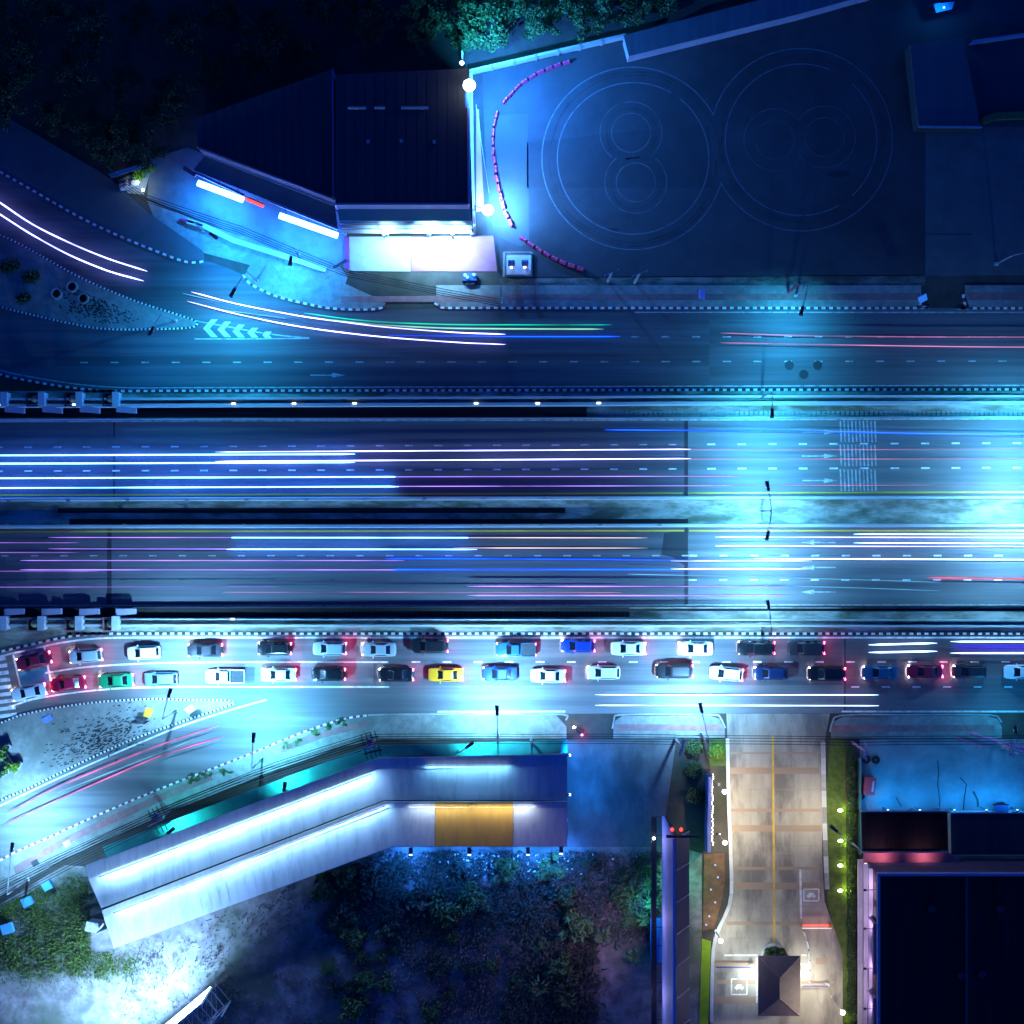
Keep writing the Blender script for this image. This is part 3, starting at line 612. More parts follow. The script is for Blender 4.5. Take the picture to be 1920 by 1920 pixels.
def place_car(kind, x, y, tilt, color, label, head=False, brake=True, front=math.pi):
    c = dup(protos[kind], P(x, y, .012), front+R(tilt), label); c['group'] = 'vehicles waiting in the queue'; s_ = (1.08 if kind == 'hatch' else 1.03); c.scale = (s_, 1.06, 1.0)
    c['category'] = 'pickup truck' if kind == 'pickup' else 'car'
    for ch in c.children:
        base = ch.name.split('.')[0]
        m = None
        if base in ('body', 'mirror', 'bed_rail'): m = PAINT[color]
        elif base == 'headlight' and head: m = head_l
        elif base == 'tail_light' and not brake: m = tail_off
        if m: ch.material_slots[0].link = 'OBJECT'; ch.material_slots[0].material = m
    return c
cars = [
 ('sedan', 66, 1238, 13, 'darkred', 'dark red sedan with lit lamps at the head of the upper queue lane', 1, 1),
 ('hatch', 163, 1229, 5, 'silver', 'silver hatchback second in the upper lane, behind the dark red sedan', 0, 1),
 ('hatch', 272, 1223, 3, 'white', 'white hatchback third in the upper lane, ahead of a black sedan', 0, 0),
 ('sedan', 386, 1218, 1, 'charcoal', 'black sedan with red lights between the white hatchback and another black car', 0, 1),
 ('hatch', 516, 1215, 0, 'black', 'black hatchback in the upper lane just ahead of two silver cars', 1, 1),
 ('hatch', 619, 1215, 0, 'silver', 'small silver hatchback right behind the black hatchback in the upper lane', 0, 1),
 ('sedan', 711, 1217, 0, 'silver', 'silver sedan ahead of the black sport utility car', 0, 0),
 ('suv', 806, 1210, 0, 'black', 'black sport utility car close to the kerb, behind the silver sedan', 0, 1),
 ('pickup', 967, 1217, 0, 'petrol', 'blue-green pickup truck with an open bed in the upper lane', 0, 1),
 ('hatch', 1083, 1210, 0, 'blue', 'small bright blue hatchback right behind the pickup truck', 1, 1),
 ('sedan', 1177, 1215, 0, 'white', 'white sedan following the small blue hatchback', 0, 1),
 ('sedan', 1303, 1215, 0, 'white', 'white sedan ahead of the last two black cars of the upper lane', 0, 0),
 ('suv', 1416, 1214, 0, 'black', 'black sport utility car second to last in the upper lane', 0, 1),
 ('suv', 1509, 1214, 0, 'charcoal', 'charcoal sport utility car at the end of the upper lane', 0, 1),
 ('sedan', 57, 1297, 12, 'white', 'white sedan at the head of the lower queue lane by the crosswalk', 1, 1),
 ('sedan', 130, 1281, 6, 'red', 'bright red sedan second in the lower lane', 1, 1),
 ('sedan', 220, 1275, 3, 'green', 'green sedan behind the bright red one', 1, 1),
 ('hatch', 304, 1272, 1, 'greyblue', 'grey-blue hatchback following the green sedan', 0, 0),
 ('pickup', 424, 1267, 0, 'white', 'long white pickup truck in the lower lane', 0, 0),
 ('sedan', 524, 1264, 0, 'white', 'white sedan between the white pickup truck and a black hatchback', 0, 1),
 ('hatch', 617, 1263, 0, 'black', 'black hatchback in the lower lane below the small silver one', 0, 1),
 ('sedan', 743, 1264, 0, 'black', 'black sedan directly ahead of the yellow car', 1, 1),
 ('sedan', 836, 1264, 0, 'yellow', 'yellow sedan in the lower lane', 0, 1),
 ('sedan', 937, 1262, 0, 'blue', 'shiny blue sedan behind the yellow car', 1, 0),
 ('sedan', 1027, 1266, -1, 'white', 'white sedan behind the shiny blue one', 0, 1),
 ('hatch', 1131, 1260, 0, 'white', 'white hatchback in the lower lane below the white sedan and blue hatchback', 0, 0),
 ('suv', 1263, 1257, 0, 'black', 'black sport utility car with bright headlights in the lower lane', 1, 1),
 ('hatch', 1360, 1262, -5, 'white', 'slightly slanted white hatchback in the lower lane', 0, 1),
 ('hatch', 1443, 1261, 0, 'navy', 'navy blue hatchback behind the slanted white one', 0, 0),
 ('suv', 1548, 1262, 0, 'black', 'long black sport utility car with red tail lights, just left of the road joint', 0, 1),
 ('sedan', 1648, 1260, 0, 'petrol', 'dark blue-green sedan with glaring headlights right of the road joint', 1, 0),
 ('sedan', 1732, 1258, 0, 'darkred', 'dark red sedan with glaring headlights near the right end of the queue', 1, 1),
 ('hatch', 1815, 1258, 0, 'charcoal', 'dark hatchback with a red glow on its bonnet behind the dark red sedan', 0, 0),
 ('sedan', 1912, 1259, 0, 'white', 'white sedan cut off by the right edge, last of the lower lane', 0, 0)]
for a in cars: place_car(*a[:6], head=bool(a[6]) or a[1] in (163, 386, 516, 711, 967, 1303, 1416, 524, 743, 1131, 1443, 1548, 1815), brake=bool(a[7]))
for p in protos.values():
    for ch in list(p.children):
        for q in list(ch.children): bpy.data.objects.remove(q)
        bpy.data.objects.remove(ch)
    bpy.data.objects.remove(p)

# ================================================================== HALL AT THE UPPER LEFT
def child(o, mb, name, m, sm=False):
    e = mb.build(name, m, smooth=sm); e.parent = o; e.matrix_parent_inverse = Matrix.Translation(-o.location); return e
def roofed(o, pxpts, z, wall_m, roof_m, th=.25, name='roof', over=0):
    """vertical walls under a flat roof whose outline is given at roof height"""
    q = [(p.x, p.y) for p in W(pxpts, z)]
    b = MB(); b.prism(q, -.02, z-th); w_ = child(o, b, 'wall', wall_m)
    b = MB(); b.prism(q if not over else offset_poly(q, over), z-th+.004, z, 0, True); r_ = child(o, b, name, roof_m); return w_, r_
def offset_poly(q, d):
    a = sum(q[i][0]*q[(i+1) % len(q)][1]-q[(i+1) % len(q)][0]*q[i][1] for i in range(len(q)))
    s_ = -1 if a > 0 else 1; n = len(q); out = []
    for k in range(n):
        p0, p1, p2 = Vector(q[k-1]), Vector(q[k]), Vector(q[(k+1) % n])
        t1, t2 = (p1-p0).normalized(), (p2-p1).normalized()
        n1, n2 = Vector((-t1.y, t1.x)), Vector((-t2.y, t2.x)); m_ = (n1+n2).normalized()
        out.append(tuple(p1+m_*(s_*d/max(.3, m_.dot(n1)))))
    return out
def edge(o, pts, z, w, h, m, name):
    b = MB(); b.wall([(p.x, p.y) for p in W(pts, z)], w, z, z+h); return child(o, b, name, m)
sheet('forecourt', [(282, 298), (352, 276), (640, 400), (655, 512), (520, 470), (276, 372)], .05, mat('forecourt_concrete', (.13, .13, .135), .8, (.19, .19, .19), .3, (1, 1, 1), .35, .65, 8, (.10, .10, .10), .1))
sheet('forecourt', [(276, 376), (385, 420), (520, 466), (655, 512), (640, 552), (480, 500), (385, 475), (300, 440)], .04, pave)
hall = empty('hall', P(500, 280), 'low hall with a dark pitched sheet roof and a glowing front canopy', 'hall')
b = MB(); q = W([(366, 224), (625, 131), (627, 374), (372, 279)], 8)
b.prism([(p.x, p.y) for p in q], -.02, 7.6); child(hall, b, 'wall', wall_l)
b = MB(); q9 = [q[0]+Vector((0, 0, -.38)), q[1]+Vector((0, 0, -.38)), q[2]+Vector((0, 0, -.38)), q[3]+Vector((0, 0, -.38))]
top = [p+Vector((0, 0, .3)) for p in q9]; top[0].z += .5; top[1].z += .5
b.hexa([q9[3], q9[2], q9[1], q9[0]], [top[3], top[2], top[1], top[0]])
for s_ in range(1, 14):
    p0, p1 = top[3].lerp(top[2], s_/14), top[0].lerp(top[1], s_/14); sd = Vector((.05, 0, 0)); u_ = Vector((0, 0, .07)); b.hexa([p0-sd, p0+sd, p1+sd, p1-sd], [p0-sd+u_, p0+sd+u_, p1+sd+u_, p1-sd+u_])
child(hall, b, 'roof', roof_d)
edge(hall, [(371, 277), (626, 374)], 7.6, .22, .7, pink_r, 'parapet')
edge(hall, [(624.5, 133), (626, 372)], 7.6, .25, .9, mat('violet_wall', (.10, .10, .2), .8), 'ridge_wall')
b = MB(); q = W([(384, 292), (628, 386), (633, 428), (362, 318)], 4.6); b.prism([(p.x, p.y) for p in q], 4.3, 4.6, 0, True); can = child(hall, b, 'canopy', mat('canopy_sheet', (.12, .15, .16), .6, (.16, .19, .2), .5))
edge(hall, [(380, 289), (628, 385)], 4.62, .28, .4, wall_l, 'canopy_edge')
edge(hall, [(345, 315), (368, 330)], 4.2, .5, .5, pink_r, 'fascia')
for a, z0 in (((366, 325), (460, 368)), ((505, 378), (634, 430))):
    edge(hall, [a, z0], 4.0, .3, .7, wall_l, 'fascia')
tube_e = mat('tube_light', (.02, .02, .02), .5, emit=(.035, .13, 1.0), es=60)
for k, (a, c) in enumerate((((371, 343), (456, 375)), ((524, 404), (633, 442)))):
    o = empty('tube_light', P(*a, 3.7), ('shorter', 'longer')[k]+' glowing strip light under the fascia of the low hall', 'lamp', 'strip lights on the hall front')
    pa, pc = P(*a, 3.7), P(*c, 3.7)
    b = MB(); b.tube([pa, pc], .40, 10); child(o, b, 'glowing_tube', tube_e)  # tube fattened to the width of its glow
    b = MB(); d = (pc-pa).normalized(); 
    for t in (.1, .5, .9):
        p_ = pa.lerp(pc, t); b.tube([p_, p_+Vector((-d.y*.0, 1.2, .6))], .05, 6)
    child(o, b, 'bracket', dsteel)
    for t in (.2, .8): area_lamp(o, pa.lerp(pc, t)-o.location+Vector((-.25, -.45, -.1)), 1500, (.012, .26, 1), .4, (-.35, -.8, -.6))
o = empty('sign_board', P(478, 380, 3.6), 'small red glowing sign between the two strip lights', 'sign')
b = MB(); pa, pc = P(461, 373, 3.6), P(494, 387, 3.6); b.wall([(pa.x, pa.y), (pc.x, pc.y)], .3, 3.3, 3.9); child(o, b, 'sign_panel', emis('red_sign', (1, .05, .04), 3.0))
b = MB(); b.wall([(pa.x, pa.y+.28), (pc.x, pc.y+.28)], .1, 3.2, 4.1); child(o, b, 'sign_frame', dsteel)
street_lamp((380, 432), [(398, 440)], 6, 'added short lamp post shining on the pale ground in front of the hall', 2600, (.01, .26, 1), 'added area lamps')  # lamp added to brighten the forecourt
street_lamp((560, 478), [(545, 486)], 6, 'added short lamp post at the lower end of the hall forecourt', 2600, (.03, .36, 1), 'added area lamps')  # second lamp added for light on the forecourt
b = MB(); c = w2([(352, 415), (385, 425), (440, 452), (520, 477), (612, 507)]); b.wall(c, .65, -.02, .5); tag(b.build('low_wall', wall_w), 'low white wall curving between the hall forecourt and the pavement', 'wall')
b = MB(); c = w2([(340, 411), (382, 424)]); b.wall(c, .3, -.02, .5); tag(b.build('low_wall', pvc_red), 'short red wall piece at the upper end of the white forecourt wall', 'wall')

shop = empty('shop_building', P(755, 280), 'flat-roofed shop building with a floodlit front, right of the low hall', 'building')
roofed(shop, [(629, 140), (880, 128), (878, 384), (629, 384)], 8.2, wall_l, roof_d)
edge(shop, [(629, 383), (878, 383)], 8.2, .25, .25, mat('eave_metal', (.3, .3, .32), .5), 'eave')
edge(shop, [(878, 200), (879, 383)], 8.2, .3, .3, wall_l, 'gable_trim')
b = MB()
for x0, x1, y in ((652, 686, 202), (702, 722, 202), (752, 803, 202)):
    p0, p1 = P(x0, y, 8.6), P(x1, y, 8.6); b.tube([p0, p1], .2, 8)
for x, y in ((690, 265), (752, 264), (814, 266)): b.box(P(x, y, 8.35), (.4, .4, .3))
child(shop, b, 'roof_duct', steel)
b = MB()
for s_ in range(1, 13):
    x = 629+249*s_/13; p0, p1 = P(x, 381, 8.2), P(x, 142, 8.2); b.box(((p0.x+p1.x)/2, (p0.y+p1.y)/2, 8.225), (.09, abs(p1.y-p0.y), .05))
child(shop, b, 'roof_seam', roof_d)
b = MB(); q = W([(633, 389), (880, 389), (884, 414), (636, 414)], 5.2); b.prism([(p.x, p.y) for p in q], 4.9, 5.2, 0, True); child(shop, b, 'canopy', mat('teal_canopy', (.10, .30, .30), .6))
b = MB()
for y0, y1, z in ((414, 420, 4.6), (422, 428, 4.2), (430, 437, 3.8)):
    q = W([(636, y0), (884, y0), (886, y1), (640, y1)], z); b.prism([(p.x, p.y) for p in q], z-.3, z, 0, True)
child(shop, b, 'sign_band', wall_w)
for x in (648, 727, 806, 884):
    b = MB(); b.tube([P(x, 442), P(x, 438, 3.8)], .14, 8); child(shop, b, 'porch_post', wall_w)
slab('porch', [(655, 444), (770, 444), (770, 509), (652, 508)], .10, mat('pale_tile', (.5, .5, .5), .6, (.42, .42, .43), .8))
slab('porch', [(771, 444), (925, 442), (932, 509), (771, 509)], .10, mat('rose_tile', (.38, .13, .19), .6, (.33, .11, .17), .8))
b = MB(); b.wall(w2([(650, 446), (651, 506)]), .6, -.02, .35); tag(b.build('low_wall', mat('magenta_wall', (.32, .05, .22), .7)), 'magenta low wall along the left edge of the bright porch', 'wall')
def flood(x, y, z, bx, by, label, power, aim, col, bulb=12, sz=.5, spread=160, gl=.45):
    bp = P(bx, by); o = empty('flood_light', bp, label, 'flood light', 'flood lights around the shop')
    hp = P(x, y, z)-bp
    b = MB(); b.tube([(0, 0, 0), (0, 0, z-.2)], .1, 8); b.tube([(0, 0, z-.25), hp-Vector((0, 0, .2))], .06, 6); b.build('pole', steel, o)
    b = MB(); b.blob(hp, (gl*.62, gl*.62, gl*.5), 16, 10)  # large gl swells the globe to give the lamp's glare a shape
    b.build('lamp_globe', emis('flood_bulb', (.75, .9, 1), bulb), o, True)
    area_lamp(o, hp+Vector(aim).normalized()*(gl*.8+.15), power, col, sz, aim, spread=spread)
FB = (.035, .22, 1.0)
flood(880, 160, 10.5, 874, 190, 'blazing flood light on a pole at the corner of the shop roof and the yard', 19000, (.6, -.1, -.8), (.025, .23, 1), gl=1.3)
flood(915, 394, 5, 892, 398, 'blazing round flood light beside the porch at the yard entrance', 9000, (.5, .3, -.8), (.08, .34, 1), gl=1.2)
flood(866, 118, 9, 870, 130, 'slender added flood light pole shining on the teal trees behind the yard fence', 3600, (.7, .9, -.25), (.02, .42, 1), 8)  # extra flood added to light the trees
flood(800, 432, 6.8, 803, 446, 'left flood light above the shop porch', 3000, (0, -.1, -1), ICE, 12, spread=118)
flood(848, 436, 6.8, 850, 448, 'right flood light above the shop porch', 3000, (0, -.1, -1), ICE, 12, spread=118)
flood(720, 437, 6.2, 722, 446, 'dim flood light over the pale half of the shop porch', 1100, (0, -.2, -1), (.3, .7, 1), 6)
sheet('red_ramp', [(893, 205), (898, 205), (908, 395), (893, 398)], .03, mat('salmon_tile', (.55, .2, .16), .7, (.45, .17, .14), .8))
b = MB(); b.wall(w2([(884, 140), (886, 300), (890, 442)]), .35, -.02, 1.6); tag(b.build('boundary_wall', wall_w), 'tall white boundary wall between the shop and the yard', 'wall')
o = empty('mesh_fence', P(908, 285), 'thin wire fence slanting beside the red ramp', 'fence')
b = MB(); q = w2([(893, 200), (904, 280), (917, 362)]); b.wall(q, .05, .9, .98); b.wall(q, .05, .2, .28); child(o, b, 'rail', steel)
for p in resample(q, 1.5): b = MB(); b.box((p[0], p[1], .55), (.07, .07, 1.1)); child(o, b, 'fence_post', steel)
b = MB(); b.wall(w2([(926, 440), (934, 512)]), .2, -.02, .4); tag(b.build('low_wall', dsteel), 'dark low kerb wall along the right edge of the rose porch', 'wall')
# snack stall at the left end of the forecourt
o = empty('food_stall', P(245, 335), 'tiny food stall with a tin roof, greenery and bright bulbs beside the hall', 'stall')
b = MB(); q = W([(203, 326), (290, 299), (294, 305), (208, 334)], 2.5); b.prism([(p.x, p.y) for p in q], 2.4, 2.5, 0, True); child(o, b, 'tin_roof', steel)
b = MB()
for x, y in ((208, 332), (288, 304), (250, 358)): b = MB(); b.tube([P(x, y), P(x, y, 2.4)], .05, 6); child(o, b, 'post', dsteel)
b = MB(); b.box(P(243, 347, .45), (2.6, .8, .9), .25); child(o, b, 'counter', wall_w)
b = MB()
for k in range(7): b.blob(P(235+random.uniform(-8, 12), 345+random.uniform(-6, 8), 1.0), .18, 8, 5)
child(o, b, 'goods', mat('goods', (.5, .4, .35), .6))
for x, y, s_ in ((258, 342, 22), (268, 356, 18)):
    b = MB(); b.blob(P(x, y, 2.2), .2, 8, 6); child(o, b, 'bulb', emis('bulb', (.8, 1, .85), 14), True)
    l = area_lamp(o, P(x, y, 2.0)-o.location, s_, (.7, 1, .75), .3)
slab('stall_floor', [(222, 338), (285, 312), (270, 365), (240, 362)], .08, concrete)

# ================================================================== DRIVING YARD
sheet('yard', [(905, 140), (1180, 72), (1600, -40), (2100, -160), (2100, 250), (1735, 250), (1735, 515), (935, 520), (912, 420)], .02, asph_yard)
sheet('yard_patch', [(908, 218), (990, 213), (992, 456), (975, 462), (925, 440), (912, 330)], .024, mat('asphalt_yard_worn', (.062, .062, .068), .85, (.08, .08, .086), .4, (1, 1, 1), .3, .7, 8))
sheet('yard_patch', [(988, 268), (1150, 250), (1330, 235), (1335, 352), (988, 352)], .024, mat('asphalt_yard_patch', (.04, .04, .046), .85, (.058, .058, .064), .25, (1, 1, 1), .3, .7, 8))
sheet('yard_strip', [(935, 522), (1735, 517), (1735, 535), (940, 545)], .03, dirt)
sheet('car_park', [(1735, 240), (2100, 235), (2100, 515), (1800, 517), (1735, 517)], .021, mat('park_concrete', (.09, .09, .09), .85, (.12, .12, .12), .4))
def arcs(cx, cy, r, gaps, w=.16, m=white_worn):
    b = MB(); N = 90
    for k in range(N):
        a0, a1 = 2*math.pi*k/N, 2*math.pi*(k+1)/N; am = math.degrees((a0+a1)/2)
        if any(g0 <= am <= g1 for g0, g1 in gaps): continue
        q = [(cx+r*math.cos(t), cy-r*math.sin(t)) for t in (a0, (a0+a1)/2, a1)]
        b.ribbon(w2(q), w, .032)
    return b
ym = mat('yard_white_line', (.16, .17, .19), .8, (.075, .075, .08), 1.0, (1, 1, 1), .45, .7)
b = MB()
for cx, cy, r, gp in ((1187, 297, 171, [(0, 29), (343, 361)]), (1187, 297, 142, [(52, 60)]), (1502, 262, 171, [(163, 207)]), (1502, 262, 142, [(50, 68), (300, 312)])):
    a = arcs(cx, cy, r, gp, .15); n0 = len(b.v); b.v += a.v; b.f += [tuple(i+n0 for i in f) for f in a.f]; b.mi += a.mi
struct(b, 'figure_eight_marking', ym)
b = MB()
for cx, cy, r, gp in ((1183, 249, 58, [(233, 307)]), (1183, 249, 36.5, []), (1192, 342, 58, [(53, 127)]), (1192, 342, 36.5, []), (1453, 262, 58, [(324, 361), (0, 36)]), (1453, 262, 36.5, []), (1546, 257, 58, [(144, 216)]), (1546, 257, 36.5, [])):
    a = arcs(cx, cy, r, gp, .15); n0 = len(b.v); b.v += a.v; b.f += [tuple(i+n0 for i in f) for f in a.f]; b.mi += a.mi
struct(b, 'figure_eight_marking', faint_p)
b = MB()
for cx, cy, r, gp in ((1187, 297, 157, [(0, 60)]), (1187, 297, 163, [(120, 200), (330, 361)]), (1502, 262, 156, [(150, 210)]), (1502, 262, 150, [(20, 130)]), (1183, 249, 47, []), (1192, 342, 48, [])):
    a = arcs(cx, cy, r, gp, .22); n0 = len(b.v); b.v += [(p[0]+.12*math.sin(p[1]*.9), p[1]+.12*math.sin(p[0]*.7), .028) for p in a.v]; b.f += [tuple(i+n0 for i in f) for f in a.f]; b.mi += a.mi
struct(b, 'tyre_mark', mat('rubber_mark', (.038, .038, .043), .85, (.055, .055, .06), .5, (1, 1, 1), .4, .6))
b = MB(); c0 = P(1150, 431); b.face([(c0.x+.75*math.cos(t)*(1+.2*math.sin(3*t)), c0.y+.28*math.sin(t), .0275) for t in [2*math.pi*k/20 for k in range(20)]])
c0 = P(1572, 326); b.face([(c0.x+1.6*math.cos(t)*(1+.15*math.sin(2*t)), c0.y+.45*math.sin(t), .0275) for t in [2*math.pi*k/20 for k in range(20)]]); struct(b, 'oil_stain', asph_dark)
b = MB()
for y in (292, 330, 367, 405, 442): b.ribbon(w2([(1822, y), (1885, y-1)]), .14, .027)
struct(b, 'parking_marking', faint_p)
b = MB(); b.prism(w2([(1825+ 0, 440), (1735, 440)])+w2([(1735, 438), (1825, 438)]), .02, .03); struct(b, 'yard_joint', asph_dark)
# chain of water-filled barriers
def bar_proto():
    b = MB(); st = []
    for x in (-.47, -.42, .42, .47):
        k = .75 if abs(x) > .52 else 1
        st.append([(x, -.24*k, 0), (x, -.24*k, .2), (x, -.10*k, .5), (x, -.09*k, .72*(.9 if abs(x) > .52 else 1)), (x, .09*k, .72*(.9 if abs(x) > .52 else 1)), (x, .10*k, .5), (x, .24*k, .2), (x, .24*k, 0)])
    loft(b, st); me = b.build('plastic_barrier', pvc_red)
    c = MB(); c.box((-.28, 0, .74), (.16, .08, .06)); c.box((.28, 0, .74), (.16, .08, .06)); e = c.build('filler_cap', mat('pale_cap', (.6, .3, .35), .6), me)
    return me
rows = [('curved row at the left of the yard', smooth([(1070, 115), (1030, 128), (985, 151), (955, 180), (936, 203)], 8)), ('curved row at the left of the yard', smooth([(933, 207), (926, 235), (924, 265), (928, 310), (935, 350), (945, 390), (958, 420), (964, 438)], 8)),
        ('short slanting row near the two spirit houses', smooth([(973, 444), (1010, 468), (1050, 490), (1099, 507)], 8))]
bp0 = bar_proto(); first = True
for nm, pts in rows:
    q = resample([(p.x, p.y) for p in W(pts)], 1.24)
    for k in range(len(q)-1):
        a, c = Vector(q[k]), Vector(q[k+1]); mid_ = (a+c)/2; d = c-a
        o = bp0 if first else dup(bp0, (0, 0, 0)); first = False
        o.location = (mid_.x+random.uniform(-.05, .05), mid_.y+random.uniform(-.05, .05), .022); o.rotation_euler = (0, 0, math.atan2(d.y, d.x)+random.gauss(0, .07))
        tag(o, 'red plastic water-filled barrier in the '+nm, 'barrier', 'red barriers: '+nm)
# spirit houses on their white platform
sheet('platform_base', [(943, 473), (999, 473), (999, 519), (943, 519)], .03, pave)
o = empty('tiled_platform', P(971, 496), 'square white tiled platform carrying the two spirit houses', 'platform')
b = MB(); c = P(971, 495); b.box((c.x, c.y, .2), (3.6, 3.0, .4)); child(o, b, 'platform_body', wall_w)
b = MB()
for dx, dy, sx, sy in ((-1.75, 0, .1, 3.1), (1.75, 0, .1, 3.1), (0, 1.5, 3.4, .1), (0, -1.5, 3.4, .1)): b.box((c.x+dx, c.y+dy, .5), (sx, sy, .2))
child(o, b, 'rim', concrete)
for k, x in enumerate((959, 984)):
    c = P(x, 497, .4); o = empty('spirit_house', c, ('left', 'right')[k]+' small spirit house with a lit offering on the white platform', 'shrine', 'spirit houses on the platform')
    b = MB(); b.tube([(0, 0, 0), (0, 0, .9)], .16, 8); b.box((0, 0, .95), (.9, .9, .1)); b.build('pedestal', wall_w, o)
    b = MB(); b.box((0, .05, 1.25), (.5, .45, .5)); b.build('house_body', mat('shrine_gold', (.5, .32, .1), .5), o)
    b = MB(); b.hexa([(-.45, -.35, 1.5), (.45, -.35, 1.5), (.45, .45, 1.5), (-.45, .45, 1.5)], [(-.3, .02, 2.0), (.3, .02, 2.0), (.3, .08, 2.0), (-.3, .08, 2.0)]); b.build('roof', mat('shrine_blue', (.05, .09, .2), .6), o)
    b = MB(); b.blob((0, -.5, 1.15), .16, 8, 6); b.build('offering_lamp', emis('shrine_lamp', (1, .75, .4), 7), o, True)
# white fence and shed roof along the top of the yard
o = empty('concrete_fence', P(1030, 101), 'pale concrete panel fence along the top edge of the yard', 'fence')
fa, fb = W([(882, 140), (1172, 73)]); q = [(fa.x, fa.y), (fb.x, fb.y)]
b = MB(); b.wall(q, .16, -.02, 2.0); child(o, b, 'panel_wall', barrier_c)
b = MB(); b.wall(q, .30, 2.004, 2.12); child(o, b, 'coping', wall_w)
for p in resample(q, 3.0):
    b = MB(); b.box((p[0], p[1], 1.08), (.34, .34, 2.16)); child(o, b, 'fence_post', concrete)
o = empty('long_shed', P(1380, 30), 'long narrow shed with a dark blue sheet roof at the top of the yard', 'shed')
q = W([(1171, 67), (1440, -3), (1640, -55), (1650, -18), (1500, 24), (1180, 103)], 3.6)
b = MB(); b.prism([(p.x, p.y) for p in q], -.02, 3.3); child(o, b, 'wall', wall_l)
b = MB(); b.prism(offset_poly([(p.x, p.y) for p in q], .1), 3.304, 3.6, 0, True); child(o, b, 'roof', mat('blue_roof_sheet', (.11, .11, .13), .5, (.15, .15, .17), .6, (1.4, .2, 1)))
o = empty('dark_warehouse', P(1770, 160), 'dark flat-roofed warehouse right of the figure-eight yard', 'building')
roofed(o, [(1706, 84), (1806, 70), (1838, 237), (1722, 238)], 3, mat('dark_wall', (.03, .03, .035), .8), mat('slate_roof_sheet', (.08, .08, .09), .6, (.10, .10, .11), .5, (1.4, .1, 1)))
edge(o, [(1722, 238), (1840, 239)], 3, .25, .3, steel, 'gutter')
o = empty('tarpaulin_shelter', P(1768, 20), 'small blue tarpaulin shelter at the top right', 'shelter')
b = MB(); q = W([(1750, 8), (1790, 3), (1784, 18), (1755, 24)], 3); b.hexa([Vector((p.x, p.y, 2.9)) for p in q[::-1]], [Vector((p.x, p.y, 3.0+(i % 2)*.3)) for i, p in enumerate(q[::-1])]); child(o, b, 'canopy', mat('blue_tarpaulin', (.05, .22, .4), .6))
b = MB()
for x, y in ((1752, 9), (1788, 5), (1783, 17), (1757, 23)): b.tube([P(x, y), P(x, y, 2.9)], .05, 6)
child(o, b, 'post', steel)
area_lamp(o, P(1770, 14, 4.6)-o.location, 120, BLUE, .4)
b = MB(); b.blob(P(1770, 14, 4.8), .15, 8, 6); child(o, b, 'bulb', emis('cool_bulb', (.3, .7, 1), 3), True)
o = empty('boundary_wall', P(1870, 78), 'thin boundary wall running to the right edge beside the warehouse', 'wall')
b = MB(); b.wall(w2([(1816, 84), (2000, 58)]), .2, -.02, 1.8); child(o, b, 'wall_body', wall_l)
b = MB(); b.wall(w2([(1840, 228), (1865, 220), (1990, 215)]), .9, -.02, .9); tag(b.build('hedge', leaf_t), 'trimmed teal hedge at the back of the dark car park', 'hedge')

# ================================================================== LONG SHED (lower left), two roof slopes one below the other
shed = empty('market_shed', P(730, 1500), 'long bent market shed with two pale tarpaulin roofs and a floodlit fascia', 'shed')
Z1, Z0 = 6.2, 4.6
def bent(rows_px, zs, m, name, thick=.1, ribs=True):
    """rows_px: polylines across the slope (top to bottom) in the photo, zs: their heights"""
    b = MB(); rr = [[P(x, y, z) for x, y in r_] for r_, z in zip(rows_px, zs)]
    for k in range(len(rr)-1):
        for j in range(len(rr[k])-1):
            a, c, d, e = rr[k+1][j], rr[k+1][j+1], rr[k][j+1], rr[k][j]; dn = Vector((0, 0, -thick))
            b.hexa([a+dn, c+dn, d+dn, e+dn], [a, c, d, e])
            if ribs:
                n_ = max(1, int((c-a).length/1.25))
                for s_ in range(1, n_):
                    lo_, hi_ = a.lerp(c, s_/n_), e.lerp(d, s_/n_); sd = (c-a).normalized()*.05; u_ = Vector((0, 0, random.uniform(.008, .022)))
                    b.hexa([lo_-sd, lo_+sd, hi_+sd, hi_-sd], [lo_-sd+u_, lo_+sd+u_, hi_+sd+u_, hi_-sd+u_])
    return child(shed, b, name, m)
def sub(a, c, n): return [(a[0]+(c[0]-a[0])*k/n, a[1]+(c[1]-a[1])*k/n) for k in range(n+1)]
# rows, left wing end points and the bend, then the right wing
rowsL = [[(161, 1622), (708, 1422), (1063, 1414)], [(166, 1648), (710, 1442), (1063, 1437)], [(190, 1703), (720, 1500), (1063, 1500)],
         [(191, 1707), (721, 1503), (1063, 1503)], [(195, 1722), (726, 1515), (1063, 1514)], [(214, 1778), (736, 1587), (1063, 1587)]]
bent([rowsL[0], rowsL[1]], [6.6, 6.4], roof_w, 'fascia_board', .3)
bent([rowsL[1], rowsL[2]], [5.9, 5.2], roof_w, 'upper_roof')
bent([rowsL[3], rowsL[4]], [6.0, 5.8], roof_w, 'fascia_board', .3)
bent([[rowsL[4][0], rowsL[4][1], (815, 1514)], [rowsL[5][0], rowsL[5][1], (815, 1587)]], [5.3, 4.5], roof_w, 'lower_roof')
bent([[(816, 1514), (962, 1514)], [(816, 1587), (962, 1587)]], [5.3, 4.5], roof_o, 'orange_roof')
bent([[(815, 1503.4), (962, 1503.4)], [(815, 1514.4), (962, 1514.4)]], [6.02, 5.82], roof_o, 'orange_fascia', .3)
bent([[(963, 1514), (1063, 1514)], [(963, 1587), (1063, 1587)]], [5.3, 4.5], roof_w, 'lower_roof')
b = MB()
